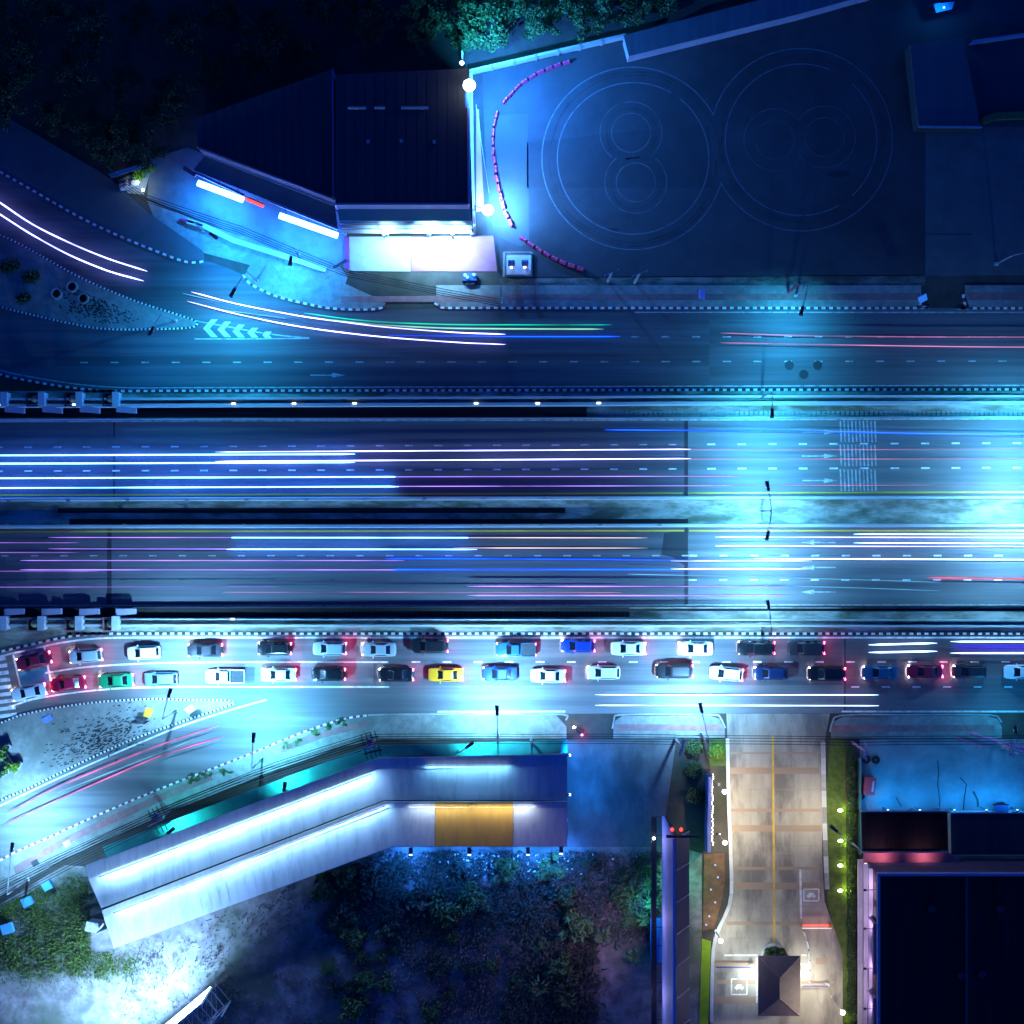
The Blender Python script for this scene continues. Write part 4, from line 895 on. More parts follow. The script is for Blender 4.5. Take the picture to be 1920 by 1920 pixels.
for k in range(9):
    for px in (sub((178, 1640), (710, 1436), 8)[k], sub((722, 1432), (1060, 1432), 8)[k]): b = MB(); b.tube([P(*px, 0), P(*px, 5.7)], .09, 6); child(shed, b, 'roof_post', dsteel)
for px in sub((216, 1775), (734, 1584), 6)+sub((745, 1585), (1061, 1585), 5): b = MB(); b.tube([P(*px, 4.4)*1.0-Vector((0, 0, 4.4)), P(*px, 4.4)], .08, 6); child(shed, b, 'roof_post', dsteel)
b = MB(); b.wall(w2([(196, 1735), (725, 1530), (1062, 1528)]), .2, -.02, 4.6); child(shed, b, 'rear_wall', wall_w)
bent([[(192, 1588), (690, 1399), (1064, 1387)], [(202, 1612), (702, 1426), (1064, 1412)]], [3.6, 3.4], teal_s, 'green_awning', .08)
# fluorescent lamps that light the roofs from under the fascias
def row_lamp(a, c, za, power, label, col=(.28, .60, 1.0), off=(0, 0)):
    pa, pc = P(*a, za), P(*c, za); mid_ = (pa+pc)/2; o = empty('roof_lamp', mid_, label, 'lamp', 'lamps along the fascias of the shed')
    d = (pc-pa); L = d.length; ang = math.atan2(d.y, d.x); nrm = Vector((math.sin(ang), -math.cos(ang), 0))
    b = MB(); b.box((0, 0, .12), (L, .12, .08), ang); b.build('lamp_housing', dsteel, o)
    b = MB(); b.box((0, 0, .03), (L*.98, .07, .05), ang); b.build('glowing_tube', emis('roof_tube', (.6, .85, 1), 5), o)
    ld = area_lamp(o, nrm*.15, power, col, L, nrm*.9+Vector((0, 0, -.55)), 'RECTANGLE', .1)
    ld.rotation_euler = Matrix.LocRotScale(None, (nrm*.9+Vector((0, 0, -.55))).to_track_quat('-Z', 'Y'), None).to_euler()
    return o
for k in range(4):
    s0, s1 = (186+k*128, 1648-k*48.5), (313+k*128, 1600-k*48.5)
    row_lamp((s0[0], s0[1]-4), (s1[0], s1[1]-4), 6.9, 1000, ('first', 'second', 'third', 'fourth')[k]+' strip lamp from the left over the upper roof of the bent shed')
    t0, t1 = (212+k*128, 1716-k*50.5), (339+k*128, 1666-k*50.5)
    row_lamp((t0[0], t0[1]-4), (t1[0], t1[1]-4), 6.4, 680, ('first', 'second', 'third', 'fourth')[k]+' strip lamp from the left over the lower roof of the bent shed')
row_lamp((800, 1436), (955, 1436), 6.9, 480, 'single strip lamp over the upper roof of the straight wing', (.2, .62, 1))
row_lamp((770, 1511), (880, 1511), 6.4, 300, 'left strip lamp over the orange roof panel', (.65, .80, 1))
row_lamp((890, 1511), (1000, 1511), 6.4, 300, 'right strip lamp over the orange roof panel', (.75, .85, 1))
street_lamp((862, 1400), [(878, 1399)], 6, 'added short lamp over the green awning of the straight wing', 1100, (.06, .75, .9), 'added area lamps')  # this and the next two lamps are added to light the awning
street_lamp((330, 1548), [(318, 1560)], 6, 'added short lamp over the green awning near the left end of the shed', 1100, (.06, .75, .9), 'added area lamps')
street_lamp((545, 1466), [(533, 1478)], 6, 'added short lamp over the green awning in the middle of the bent wing', 1100, (.06, .75, .9), 'added area lamps')
for k, (x, y) in enumerate(((770, 1600), (880, 1600), (990, 1600), (1052, 1598))):
    o = empty('added_eave_light', P(x, y, 3.9), ('leftmost', 'second', 'third', 'rightmost')[k]+' added lamp under the rear eave of the straight shed wing', 'lamp', 'added lamps under the rear eave')
    m_ = MB(); m_.box((0, .35, .1), (.5, .9, .12)); m_.build('lamp_housing', dsteel, o); m_ = MB(); m_.box((0, -.1, 0), (.4, .3, .06)); m_.build('lens', lens_c, o)
    area_lamp(o, (0, -.1, -.05), 2300, (.02, .20, 1), .4, (0, -.75, -.8))  # lamps added to throw blue light on the ground behind the shed
for k, y in enumerate((1416, 1490)):
    o = empty('wall_lamp', P(1067, y, 5.0), ('upper', 'lower')[k]+' lamp on the right gable end of the long shed', 'lamp', 'lamps on the gable end')
    m_ = MB(); m_.box((-.2, 0, .1), (.6, .2, .12)); m_.build('lamp_housing', dsteel, o); m_ = MB(); m_.box((.1, 0, 0), (.25, .3, .06)); m_.build('lens', lens_c, o)
    area_lamp(o, (.2, 0, -.05), 1300, (.005, .22, 1), .4, (.9, 0, -.8))
sheet('concrete_lot', [(1064, 1388), (1268, 1386), (1240, 1588), (1064, 1588)], .025, mat('lot_concrete', (.10, .10, .105), .85, (.15, .15, .15), .35, (1.2, .6, 1), .35, .65, 9, (.07, .07, .072), .12))

# ================================================================== DRIVEWAY AND GATE (lower right)
sheet('driveway', [(1362, 1338), (1556, 1338), (1544, 1400), (1541, 1600), (1546, 1690), (1582, 1790), (1590, 2000), (1330, 2000), (1336, 1780), (1372, 1680), (1366, 1500), (1364, 1400)], .03, hazel)
for y, h_, x0, x1 in ((1412, 4, 1366, 1538), (1445, 12, 1368, 1536), (1519, 6, 1368, 1540), (1553, 12, 1370, 1540), (1628, 6, 1372, 1538), (1661, 13, 1372, 1540), (1731, 7, 1362, 1505), (1806, 12, 1340, 1418), (1841, 8, 1338, 1420), (1875, 14, 1338, 1424), (1802, 12, 1530, 1552), (1842, 6, 1502, 1565)):
    sheet('paving_band', [(x0, y-h_/2), (x1, y-h_/2), (x1, y+h_/2), (x0, y+h_/2)], .036, hazel_b)
b = MB()
for y in (1480, 1520+66, 1600, 1700, 1760): b.ribbon(w2([(1366, y), (1545, y)]), .07, .035)
for x in (1408, 1497): b.ribbon(w2([(x, 1400), (x, 1760)]), .06, .0352)
struct(b, 'paving_joint', mat('joint_fill', (.22, .20, .18), .9, (.30, .27, .24), .6))
lines([[(1449, 1380), (1452, 1764)]], .26, yellow_p, .044); lines([[(1500.5, 1630), (1502, 1722)]], .28, white_p, .044)
lines([[(1358, 1791), (1420, 1791)], [(1502, 1791), (1512, 1791)], [(1419, 1795), (1419, 1880)]], .22, white_p, .044)
def icon(x, y, w, hh, m=white_p, car=True):
    b = MB(); z = .045; hx, hy = w/2, hh/2
    for q in ([(x-hx, y-hy), (x+hx, y-hy)], [(x-hx, y+hy), (x+hx, y+hy)], [(x-hx, y-hy), (x-hx, y+hy)], [(x+hx, y-hy), (x+hx, y+hy)]): b.ribbon(w2(q), .17, z); z += .0015
    if car:
        c = P(x, y); s_ = w*.3/S
        b.prism([(c.x-s_, c.y-.28), (c.x+s_, c.y-.28), (c.x+s_, c.y-.02), (c.x+s_*.7, c.y+.05), (c.x+s_*.45, c.y+.3), (c.x-s_*.45, c.y+.3), (c.x-s_*.7, c.y+.05), (c.x-s_, c.y-.02)], .03, .047)
        for dx in (-.55, .55): b.box((c.x+dx*s_, c.y-.36, .04), (.16, .16, .016))
    struct(b, 'parking_symbol_marking', m)
icon(1521, 1678, 28, 22); icon(1386, 1850, 29, 29); icon(1506, 1819, 13, 22)
b = MB(); c = w2([(1521, 1678)])[0]
slab('planting_bed', [(1320, 1602), (1358, 1600), (1359, 1650), (1352, 1695), (1338, 1740), (1318, 1745)], .12, redsoil)
slab('lawn', [(1316, 1760), (1333, 1765), (1330, 1850), (1325, 2000), (1308, 2000)], .10, mat('bright_lawn', (.16, .27, .01), .9, (.22, .33, .02), 1.2, bump=.4))
slab('lawn', [(1556, 1388), (1584, 1388), (1588, 1700), (1590, 1800), (1592, 2000), (1580, 2000), (1580, 1790), (1552, 1700), (1545, 1560)], .08, lawn_m)
slab('lawn', [(1330, 1386), (1360, 1386), (1362, 1436), (1330, 1436)], .10, lawn_m)
kerb([(1364, 1384), (1366, 1500), (1370, 1600), (1371, 1680), (1358, 1720), (1342, 1755), (1336, 1800), (1334, 1930)], wall_w, barrier_c, 1.6, .45, .14)
kerb([(1543, 1390), (1545, 1500), (1548, 1600), (1552, 1690)], concrete, barrier_c, 2.2, .6, .12)
# guard house
gh = empty('guard_house', P(1461, 1848), 'guard house with a dark brown hipped roof between the two gate lanes', 'guard house')
z = 3.4; q = W([(1422, 1793), (1501, 1793), (1500, 1905), (1422, 1905)], z); r1, r2 = P(1462, 1834, 4.9), P(1462, 1872, 4.9)
b = MB(); i = [q[0], q[1], q[2], q[3], r1, r2]
b.face([q[1], q[0], r1]); b.face([q[0], q[3], r2, r1]); b.face([q[3], q[2], r2]); b.face([q[2], q[1], r1, r2])
b.prism([(p.x, p.y) for p in q], z-.25, z-.003, 0, True); child(gh, b, 'roof', brown_r)
b = MB(); b.tube([r1, r2], .07, 6)
for e, r_ in ((q[0], r1), (q[1], r1), (q[2], r2), (q[3], r2)): b.tube([e+Vector((0, 0, .02)), r_], .06, 6)
child(gh, b, 'ridge_tile', mat('ridge_brown', (.2, .15, .13), .7))
inn = offset_poly([(p.x, p.y) for p in q], -.9)
b = MB(); b.prism(inn, 0, 3.2); child(gh, b, 'wall', wall_w)
for k in range(4):
    a, c = Vector(inn[k]), Vector(inn[(k+1) % 4]); mm = (a+c)/2; L = (c-a).length; ang = math.atan2((c-a).y, (c-a).x); nn = mm-Vector((gh.location.x, gh.location.y)); nn.normalize()
    b = MB(); b.box((mm.x+nn.x*.03, mm.y+nn.y*.03, 1.7), (L*.6, .06, 1.1), ang); child(gh, b, 'window', glass)
b = MB(); b.box((P(1418.5, 1838).x, P(1418.5, 1838).y, 2.9), (.15, 5.0, .2)); child(gh, b, 'eave_lamp', emis('eave_lamp', (.8, .95, 1), 5))
area_lamp(gh, P(1412, 1838, 3.1)-gh.location, 420, (.75, .92, 1), .8); area_lamp(gh, P(1510, 1838, 3.1)-gh.location, 330, (.9, .95, .9), .6)
o = empty('round_planter', P(1451, 1782), 'half-round planter with clipped green bushes at the head of the guard house', 'planter')
b = MB()
N = 16; ro, ri = 1.75, 1.45
for k in range(N):
    a0, a1 = math.pi*k/N, math.pi*(k+1)/N; c = P(1450, 1793)
    b.prism([(c.x+ro*math.cos(a0), c.y+ro*math.sin(a0)), (c.x+ro*math.cos(a1), c.y+ro*math.sin(a1)), (c.x+ri*math.cos(a1), c.y+ri*math.sin(a1)), (c.x+ri*math.cos(a0), c.y+ri*math.sin(a0))], 0, .45)
child(o, b, 'rim', wall_w)
b = MB(); c = P(1450, 1793); b.prism([(c.x+1.44*math.cos(math.pi*k/N), c.y+1.44*math.sin(math.pi*k/N)) for k in range(N+1)], 0, .36); child(o, b, 'soil', redsoil)
b = MB()
for k in range(16): b.blob(P(1435+k*2.1, 1789+random.uniform(-1, 1), .45), .12, 6, 4)
child(o, b, 'flower_row', mat('pale_flower', (.6, .45, .55), .8))
def leaf_mesh(name, centers, radii, n, size, m, flat=.5, parent=None, stuff=False, up=.3):
    """n leaf-sized quads scattered through ellipsoid clumps"""
    cs = np.asarray(centers, float); rs = np.asarray(radii, float)
    idx = rng.integers(0, len(cs), n); d = rng.normal(size=(n, 3)); d /= np.linalg.norm(d, axis=1)[:, None]
    rad = rng.random(n)**.45; p = cs[idx]+d*rad[:, None]*rs[idx]
    nrm = rng.normal(size=(n, 3)); nrm[:, 2] = np.abs(nrm[:, 2])+up; nrm /= np.linalg.norm(nrm, axis=1)[:, None]
    t = np.cross(nrm, rng.normal(size=(n, 3))); t /= np.linalg.norm(t, axis=1)[:, None]; u = np.cross(nrm, t)
    s_ = size*rng.uniform(.6, 1.4, n)[:, None]
    v = np.stack([p-t*s_, p-u*s_*flat, p+t*s_, p+u*s_*flat], 1).reshape(-1, 3)
    return quick(name, v, n, m, parent, stuff)
def quick(name, v, n, m, parent=None, stuff=False):
    me = bpy.data.meshes.new(name); me.vertices.add(4*n); me.vertices.foreach_set('co', v.astype(np.float32).ravel())
    me.loops.add(4*n); me.loops.foreach_set('vertex_index', np.arange(4*n, dtype=np.int32))
    me.polygons.add(n); me.polygons.foreach_set('loop_start', np.arange(0, 4*n, 4, dtype=np.int32)); me.polygons.foreach_set('loop_total', np.full(n, 4, np.int32))
    me.update(calc_edges=True); me.materials.append(m)
    o = bpy.data.objects.new(name, me); COL.objects.link(o)
    if parent: o.parent = parent
    if stuff: o['kind'] = 'stuff'
    return o
for k, x in enumerate((1439, 1451, 1466)):
    o = empty('clipped_bush', P(x, 1780+abs(k-1)*2, .3), ('left', 'middle', 'right')[k]+' clipped green bush in the half-round planter', 'bush', 'clipped bushes in the planter')
    leaf_mesh('foliage', [(0, 0, .45)], [(.5, .5, .5)], 500, .10, leaf_t, .6, o)
    b = MB(); b.tube([(0, 0, 0), (0, 0, .4)], .06, 6); b.build('stem', trunk_m, o)
# boom gate: red lit arm
o = empty('boom_gate', P(1556, 1736), 'lowered boom gate glowing red across the exit lane', 'barrier gate')
b = MB(); b.box(P(1556, 1736, .5), (.5, .5, 1.0)); child(o, b, 'cabinet', mat('gate_orange', (.6, .2, .03), .5))
b = MB(); b.box((P(1529, 1737).x, P(1529, 1737).y, 1.0), (3.9, .12, .12)); child(o, b, 'boom_arm', emis('boom_white', (1, 1, 1), .9))
b = MB(); b.box((P(1529, 1732).x, P(1529, 1732).y, .92), (3.7, .10, .10)); child(o, b, 'light_strip', emis('boom_red', (1, .04, .02), 6))
b = MB(); b.box(P(1503, 1736, .45), (.2, .2, .9)); child(o, b, 'arm_rest', steel)
for x0, y0, x1, lbl in ((1341, 1810, 1407, 'raised dark boom gate on the entry lane left of the guard house'), (1502, 1845, 1550, 'dark boom gate right of the guard house')):
    o = empty('boom_gate', P(x1, y0), lbl, 'barrier gate')
    b = MB(); b.box(P(x1+1, y0, .5), (.45, .45, 1.0)); child(o, b, 'cabinet', wall_w)
    b = MB(); c = P((x0+x1)/2, y0); b.box((c.x, c.y, 1.0), ((x1-x0)/S, .14, .14)); child(o, b, 'boom_arm', mat('boom_indigo', (.05, .05, .2), .5))
o = empty('lane_divider', P(1513, 1775), 'curved line of white and red lane divider posts by the guard house', 'lane divider')
q = w2(smooth([(1506, 1744), (1513, 1765), (1516, 1785), (1517, 1810), (1518, 1842)], 6)); b = MB(); b.wall(q, .2, .03, .2); child(o, b, 'divider_base', white_p)
for p in resample(q, 1.35):
    b = MB(); b.tube([(p[0], p[1], .2), (p[0], p[1], .75)], .07, 6); child(o, b, 'post', red_p)
# lamps of the driveway
def post_lamp(x, y, h, label, power, col, glow, group='lamps beside the driveway'):
    o = empty('post_lamp', P(x, y), label, 'lamp', group)
    b = MB(); b.tube([(0, 0, 0), (0, 0, h)], .07, 8); b.box((0, 0, .06), (.3, .3, .12)); b.build('pole', steel, o)
    b = MB(); b.blob((0, 0, h+.2), .32, 10, 6); b.build('lamp_globe', emis('globe_'+glow, {'w': (1, .97, .9), 'y': (.95, 1, .35)}[glow], 9), o, True)
    if power:
        l = area_lamp(o, (.35, 0, h-.05), power, col, .5, (.45, 0, -1)); 
    return o
post_lamp(1348, 1471, 5.5, 'upper white globe lamp at the left edge of the driveway', 720, WARM, 'w')
post_lamp(1349, 1564, 5.5, 'lower white globe lamp at the left edge of the driveway', 720, WARM, 'w')
post_lamp(1342, 1745, 5, 'white globe lamp where the driveway widens towards the gate', 500, (.9, .95, .85), 'w')
street_lamp((1596, 1578), [(1566, 1556)], 7, 'white-armed lamp leaning over the lawn right of the driveway', 850, WARM, 'lamps beside the driveway')
post_lamp(1560, 1868, 7, 'tall added lamp right of the guard house at the edge of the exit lane', 0, WARM, 'w')  # lamp added to warm the guard house roof
area_lamp(bpy.data.objects[[o.name for o in bpy.data.objects if o.name.startswith('post_lamp')][-1]], (-.35, 0, 6.9), 900, WARM, .5, (-.9, 0, -1))
for k, y in enumerate((1518, 1575, 1621, 1668)):
    o = empty('garden_light', P(1574, y), ('first', 'second', 'third', 'last')[k]+' yellow-green garden light from the top of the lawn strip', 'lamp', 'garden lights on the lawn strip')
    b = MB(); b.tube([(0, 0, 0), (0, 0, .5)], .05, 6); b.build('stake', dsteel, o)
    b = MB(); b.blob((0, 0, .6), (.36, .22, .18), 8, 6); b.build('lamp_globe', emis('garden_bulb', (1, 1, .55), 10), o, True)
    area_lamp(o, (.25, 0, .8), 95, (.75, 1, .08), .25, (1, 0, -.35))
o = empty('led_garland', P(1336, 1520), 'string of tiny white lights along the hedge left of the driveway', 'light string')
b = MB()
for k in range(34): b = MB(); b.blob(P(1336+random.uniform(-1.5, 1.5), 1452+k*4.0, 1.3+random.uniform(-.2, .2)), .1, 6, 4); child(o, b, 'light_bead', emis('bead', (1, 1, .92), 5))
b = MB(); b.tube([P(1336, 1450, 1.35), P(1336, 1590, 1.35)], .02, 5); child(o, b, 'cable', dsteel)
b = MB(); b.wall(w2([(1327, 1450), (1324, 1590)]), .5, -.02, 3.0); tag(b.build('sign_wall', mat('indigo_wall', (.10, .12, .30), .6)), 'tall narrow indigo wall beside the string of lights', 'wall')
b = MB()
for k in range(6): b.blob(P(*[(1341, 1622), (1346, 1645), (1333, 1668), (1341, 1692), (1330, 1718), (1324, 1734)][k], .3), .13, 8, 5)
e = b.build('ground_spot', emis('bed_spot', (.35, .5, 1), 1.6)); tag(e, 'small bluish ground lights sprinkled in the brown planting bed', 'ground lights')
hd = empty('hedge_row', P(1594, 1650), 'long clipped dark hedge between the lawn strip and the dark office block', 'hedge')
cs = [tuple(P(1597+random.uniform(-3, 3), 1400+k*7.5, .7)-hd.location) for k in range(74)]; leaf_mesh('foliage', cs, [(.6, .5, .8)]*74, 9000, .13, leaf_d, .6, hd)
b = MB(); b.wall(w2([(1610, 1420), (1611, 1600)]), .2, -.02, 1.2); tag(b.build('boundary_wall', mat('teal_wall', (.1, .3, .3), .8)), 'low teal wall between the hedge and the cyan concrete yard', 'wall')

# ================================================================== OFFICE BLOCK AND CYAN YARD (right)
sheet('concrete_yard', [(1612, 1386), (2100, 1386), (2100, 1530), (1612, 1530)], .026, mat('yard_concrete', (.20, .20, .20), .85, (.26, .26, .255), .35, (1, 1, 1), .35, .65, 9, (.16, .16, .16), .1))
b = MB()
for pts in ([(1758, 1425), (1760, 1450), (1758, 1470), (1762, 1500), (1761, 1520)], [(1800, 1458), (1812, 1470), (1808, 1495), (1806, 1520)], [(1680, 1495), (1690, 1512)]):
    b.ribbon(w2(pts), .14, .029)
struct(b, 'yard_crack', asph_dark)
for k, x in enumerate((1665, 1725, 1790, 1850, 1908)):
    o = empty('wall_lamp', P(x, 1519, 2.9), ('first', 'second', 'third', 'fourth', 'fifth')[k]+' small added wall lamp from the left along the lower edge of the cyan yard', 'lamp', 'added wall lamps of the cyan yard')
    b = MB(); b.box((0, -.1, 0), (.28, .2, .2)); b.build('lamp_housing', dsteel, o); b = MB(); b.box((0, .02, -.06), (.24, .06, .08)); b.build('lens', lens_c, o)
    b = MB(); b.tube([(0, -.1, -2.9), (0, -.1, 0)], .04, 6); b.build('bracket_post', dsteel, o)
    area_lamp(o, (0, .15, -.05), 400, (.01, .30, 1), .3, (0, .8, -.6))  # lamps added to brighten the concrete yard
of = empty('office_block', P(1780, 1780), 'dark office block with lilac ledges, cut by the lower right corner', 'building')
Z = 12.0; q = [(p.x, p.y) for p in W([(1649, 1641), (2100, 1641), (2100, 2100), (1646, 2100)], Z)]
b = MB(); b.prism(q, -.02, Z-.6); child(of, b, 'wall', mat('maroon_wall', (.12, .06, .09), .7, (.09, .05, .07), .5))
b = MB(); b.prism(q, Z-.596, Z-.4, 0, True); child(of, b, 'roof', roof_k)
x0, y1 = q[0][0], q[0][1]
b = MB(); b.box((x0+16, y1+.12, Z-.1), (32.6, .3, .9)); child(of, b, 'parapet', wall_l)
b = MB(); b.box((x0-.13, y1-17, Z-.1), (.3, 34, .9)); child(of, b, 'parapet', wall_l)
for zz, pr in ((2.6, .75), (5.4, .6), (8.2, .5)):
    b = MB(); b.box((x0-pr/2-.02, y1-17, zz), (pr, 34, .35)); child(of, b, 'ledge', wall_w)
for zz in (4, 6.8, 9.8):
    for k in range(9):
        b = MB(); b.box((x0-.03, y1-2.5-k*3.1, zz), (.1, 2.2, 1.5)); child(of, b, 'window', glass)
for dy in (-9.5, -19):
    b = MB(); b.box((x0-.42, y1+dy, Z-2.2), (.4, 6.5, 3.0)); child(of, b, 'facade_panel', wall_l)
b = MB(); c = P(1813, 1800, Z); b.box((c.x, c.y, Z-.25), (.35, 22, .3)); child(of, b, 'roof_ridge', mat('roof_flashing', (.05, .05, .055), .6))
for x, y in ((1802, 1830), (1842, 1828), (1748, 1705), (1876, 1705)): b = MB(); c = P(x, y, Z); b.tube([(c.x, c.y, Z-.4), (c.x, c.y, Z-.1)], .5, 12); child(of, b, 'roof_vent', mat('vent_grey', (.03, .03, .035), .7))
for y in (1668, 1740, 1815, 1890):  # arms and lamps added to light the ledges
    yy = P(0, y, 11).y; b = MB(); b.tube([(x0, yy, 11.0), (x0-1.6, yy, 11.3)], .05, 6); child(of, b, 'lamp_arm', dsteel); b = MB(); b.box((x0-1.7, yy, 11.3), (.35, .3, .12)); child(of, b, 'added_facade_lamp', dsteel)
    area_lamp(of, Vector((x0-1.7, yy, 11.2))-of.location, 90, (.80, .58, 1), .3, (.35, 0, -1), spread=110)
tr = empty('terrace', P(1710, 1608), 'pink-roofed terrace strip in front of the office block', 'terrace')
b = MB(); qq = [(p.x, p.y) for p in W([(1619, 1599), (1780, 1599), (1807, 1618), (1634, 1619), (1634, 1640), (1620, 1640)], 4.5)]; b.prism(qq, 4.2, 4.5, 0, True); child(tr, b, 'roof', pink_r)
b = MB()
for x in (1624, 1672, 1720, 1770): b.tube([P(x, 1602), P(x, 1602, 4.2)], .12, 6)
child(tr, b, 'column', wall_l)
b = MB(); b.box(P(1626, 1622, 4.75), (.7, .45, .3)); child(tr, b, 'lamp_box', emis('terrace_lamp', (1, .8, .65), 2.2))
for x in (1660, 1740):  # posts and pink light added to brighten the terrace roof
    b = MB(); b.tube([P(x, 1622, 4.5), P(x, 1622, 7.0)], .05, 6); child(tr, b, 'added_lamp_post', dsteel); area_lamp(tr, P(x, 1617, 7.0)-tr.location, 34, (1, .45, .6), .3, (0, .25, -1), spread=100)
for k, (pts, lab, m_) in enumerate((([(1615, 1521), (1776, 1521), (1776, 1596), (1617, 1597)], 'black sheet carport roof below the cyan yard, left one', roof_k), ([(1783, 1524), (2050, 1524), (2050, 1603), (1784, 1604)], 'wider dark blue carport roof reaching the right edge', roof_d))):
    o = empty('carport', P(*pts[0]), lab, 'carport', 'carports in front of the office block')
    q = [(p.x, p.y) for p in W(pts, 3.4)]
    b = MB(); b.prism(q, 3.2, 3.4, 0, True); child(o, b, 'roof', m_)
    b = MB(); n_ = 20 if k == 0 else 26; xa, xb = q[0][0], q[1][0]
    for j in range(1, n_): b.box((xa+(xb-xa)*j/n_, (q[0][1]+q[2][1])/2, 3.42), (.06, abs(q[0][1]-q[2][1])*.96, .06))
    child(o, b, 'roof_rib', m_)
    b = MB(); b.wall([q[0], q[1]], .16, 3.404, 3.55); b.wall([q[3], q[2]], .14, 3.404, 3.5); child(o, b, 'gutter', steel)
    for j in range(4):
        t = j/3; b = MB(); xx = xa+(xb-xa)*(.02+.96*t); b.tube([(xx, q[0][1]-.2, 0), (xx, q[0][1]-.2, 3.2)], .09, 6); child(o, b, 'post', steel)
b = MB(); b.wall(w2([(1780, 1524), (1782, 1606)]), .5, -.02, 3.3); tag(b.build('party_wall', barrier_c), 'pale wall standing between the two carport roofs', 'wall')
b = MB(); b.wall(w2([(1784, 1521), (2000, 1521)]), .25, -.02, .5); tag(b.build('low_wall', wall_w), 'low bright wall along the lower edge of the cyan yard', 'wall')
o = empty('storage_box', P(1626, 1470), 'red lidded storage container at the left edge of the cyan yard', 'container')
b = MB(); b.box((0, 0, .9), (1.3, 2.2, 1.8), -.12); b.build('container_body', mat('red_metal', (.45, .06, .08), .5), o)
b = MB(); b.box((.0, 0, 1.85), (1.45, 2.35, .1), -.12); b.build('lid', mat('red_lid', (.5, .10, .11), .5), o)
b = MB(); b.box((.35, 0, 1.93), (.25, 1.4, .06), -.12); b.build('white_stripe', wall_w, o)
o = empty('bench_frame', P(1874, 1514), 'dark blue bench-like frame at the lower edge of the cyan yard', 'bench')
b = MB()
for dx in (-.85, .85):
    for dy in (-.4, .4): b.tube([(dx, dy, 0), (dx, dy, .8)], .07, 6)
b.build('leg', dsteel, o); b = MB(); b.box((0, 0, .84), (1.9, 1.0, .1)); b.box((0, .5, 1.1), (1.9, .1, .5)); b.build('seat', mat('navy_seat', (.03, .06, .16), .6), o)
o = empty('leaning_plank', P(1832, 1498), 'dark bent plank lying on the cyan yard', 'plank')
b = MB(); b.tube([P(1826, 1485, .15), P(1833, 1500, .15), P(1834, 1513, .15)], .13, 6); child(o, b, 'plank_body', dsteel)
for k, (x, y) in enumerate(((1642, 1425), (1625, 1424), (1614, 1492))):
    b = MB(); c = P(x, y, .16)
    ring = [c+Vector((.42*math.cos(t), .42*math.sin(t), 0)) for t in [2*math.pi*j/12 for j in range(13)]]
    b.tube(ring, .15, 6); tag(b.build('old_tyre', rubber), ('rightmost', 'middle', 'lowest')[k]+' old tyre lying at the left edge of the cyan yard', 'tyre', 'old tyres by the yard')

# ================================================================== BILLBOARDS
# floodlit screen at the bottom left, seen from above, with its truss behind
sa, sb = P(402, 1840), P(222, 1990); d = (sb-sa).normalized(); nrm = Vector((d.y, -d.x, 0))
if nrm.y < 0: nrm = -nrm      # faces the upper left of the picture
bb = empty('billboard', (sa+sb)/2, 'blazing white billboard screen on a steel truss at the bottom left', 'billboard')
zlo, zhi = 2.4, 10.0
b = MB(); bk = -nrm*.3
b.hexa([sa+bk+Vector((0, 0, zlo)), sb+bk+Vector((0, 0, zlo)), sb+Vector((0, 0, zlo)), sa+Vector((0, 0, zlo))], [sa+bk+Vector((0, 0, zhi)), sb+bk+Vector((0, 0, zhi)), sb+Vector((0, 0, zhi)), sa+Vector((0, 0, zhi))]); child(bb, b, 'frame', wall_w)
b = MB(); e_ = nrm*.03
b.face([sa+e_+Vector((0, 0, zlo+.1)), sb+e_+Vector((0, 0, zlo+.1)), sb+e_+Vector((0, 0, zhi-.1)), sa+e_+Vector((0, 0, zhi-.1))]); child(bb, b, 'screen', emis('billboard_glow', (.24, .54, 1), 80))  # floodlight on the panel put in as its own glow
back = -nrm*3.4; b = MB(); n_ = 7
for zz in (.3, 3.5, 7.0):
    b.tube([sa+back+Vector((0, 0, zz)), sb+back+Vector((0, 0, zz))], .1, 6)
    for k in range(n_+1):
        t = k/n_; p_ = sa.lerp(sb, t)+Vector((0, 0, zz)); b.tube([p_+bk, p_+back], .07, 6)
        if k < n_: b.tube([p_+bk, sa.lerp(sb, (k+1)/n_)+back+Vector((0, 0, zz))], .05, 6)
for k in range(n_+1):
    p_ = sa.lerp(sb, k/n_)+back; b.tube([p_, p_+Vector((0, 0, 7.1))], .1, 6)
    if k < n_: b.tube([p_+Vector((0, 0, .3)), sa.lerp(sb, (k+1)/n_)+back+Vector((0, 0, 7))], .06, 6)
child(bb, b, 'truss', steel)
for k in range(4):
    p_ = sa.lerp(sb, .05+.28*k)+Vector((0, 0, zhi)); b = MB(); b.tube([p_, p_+nrm*1.2+Vector((0, 0, .3)), p_+nrm*2.6], .06, 6); arm = child(bb, b, 'lamp_arm', steel)
    l = area_lamp(bb, p_+nrm*2.6-bb.location, 1900, (.30, .56, 1), .5, (nrm.x, nrm.y, -.55))
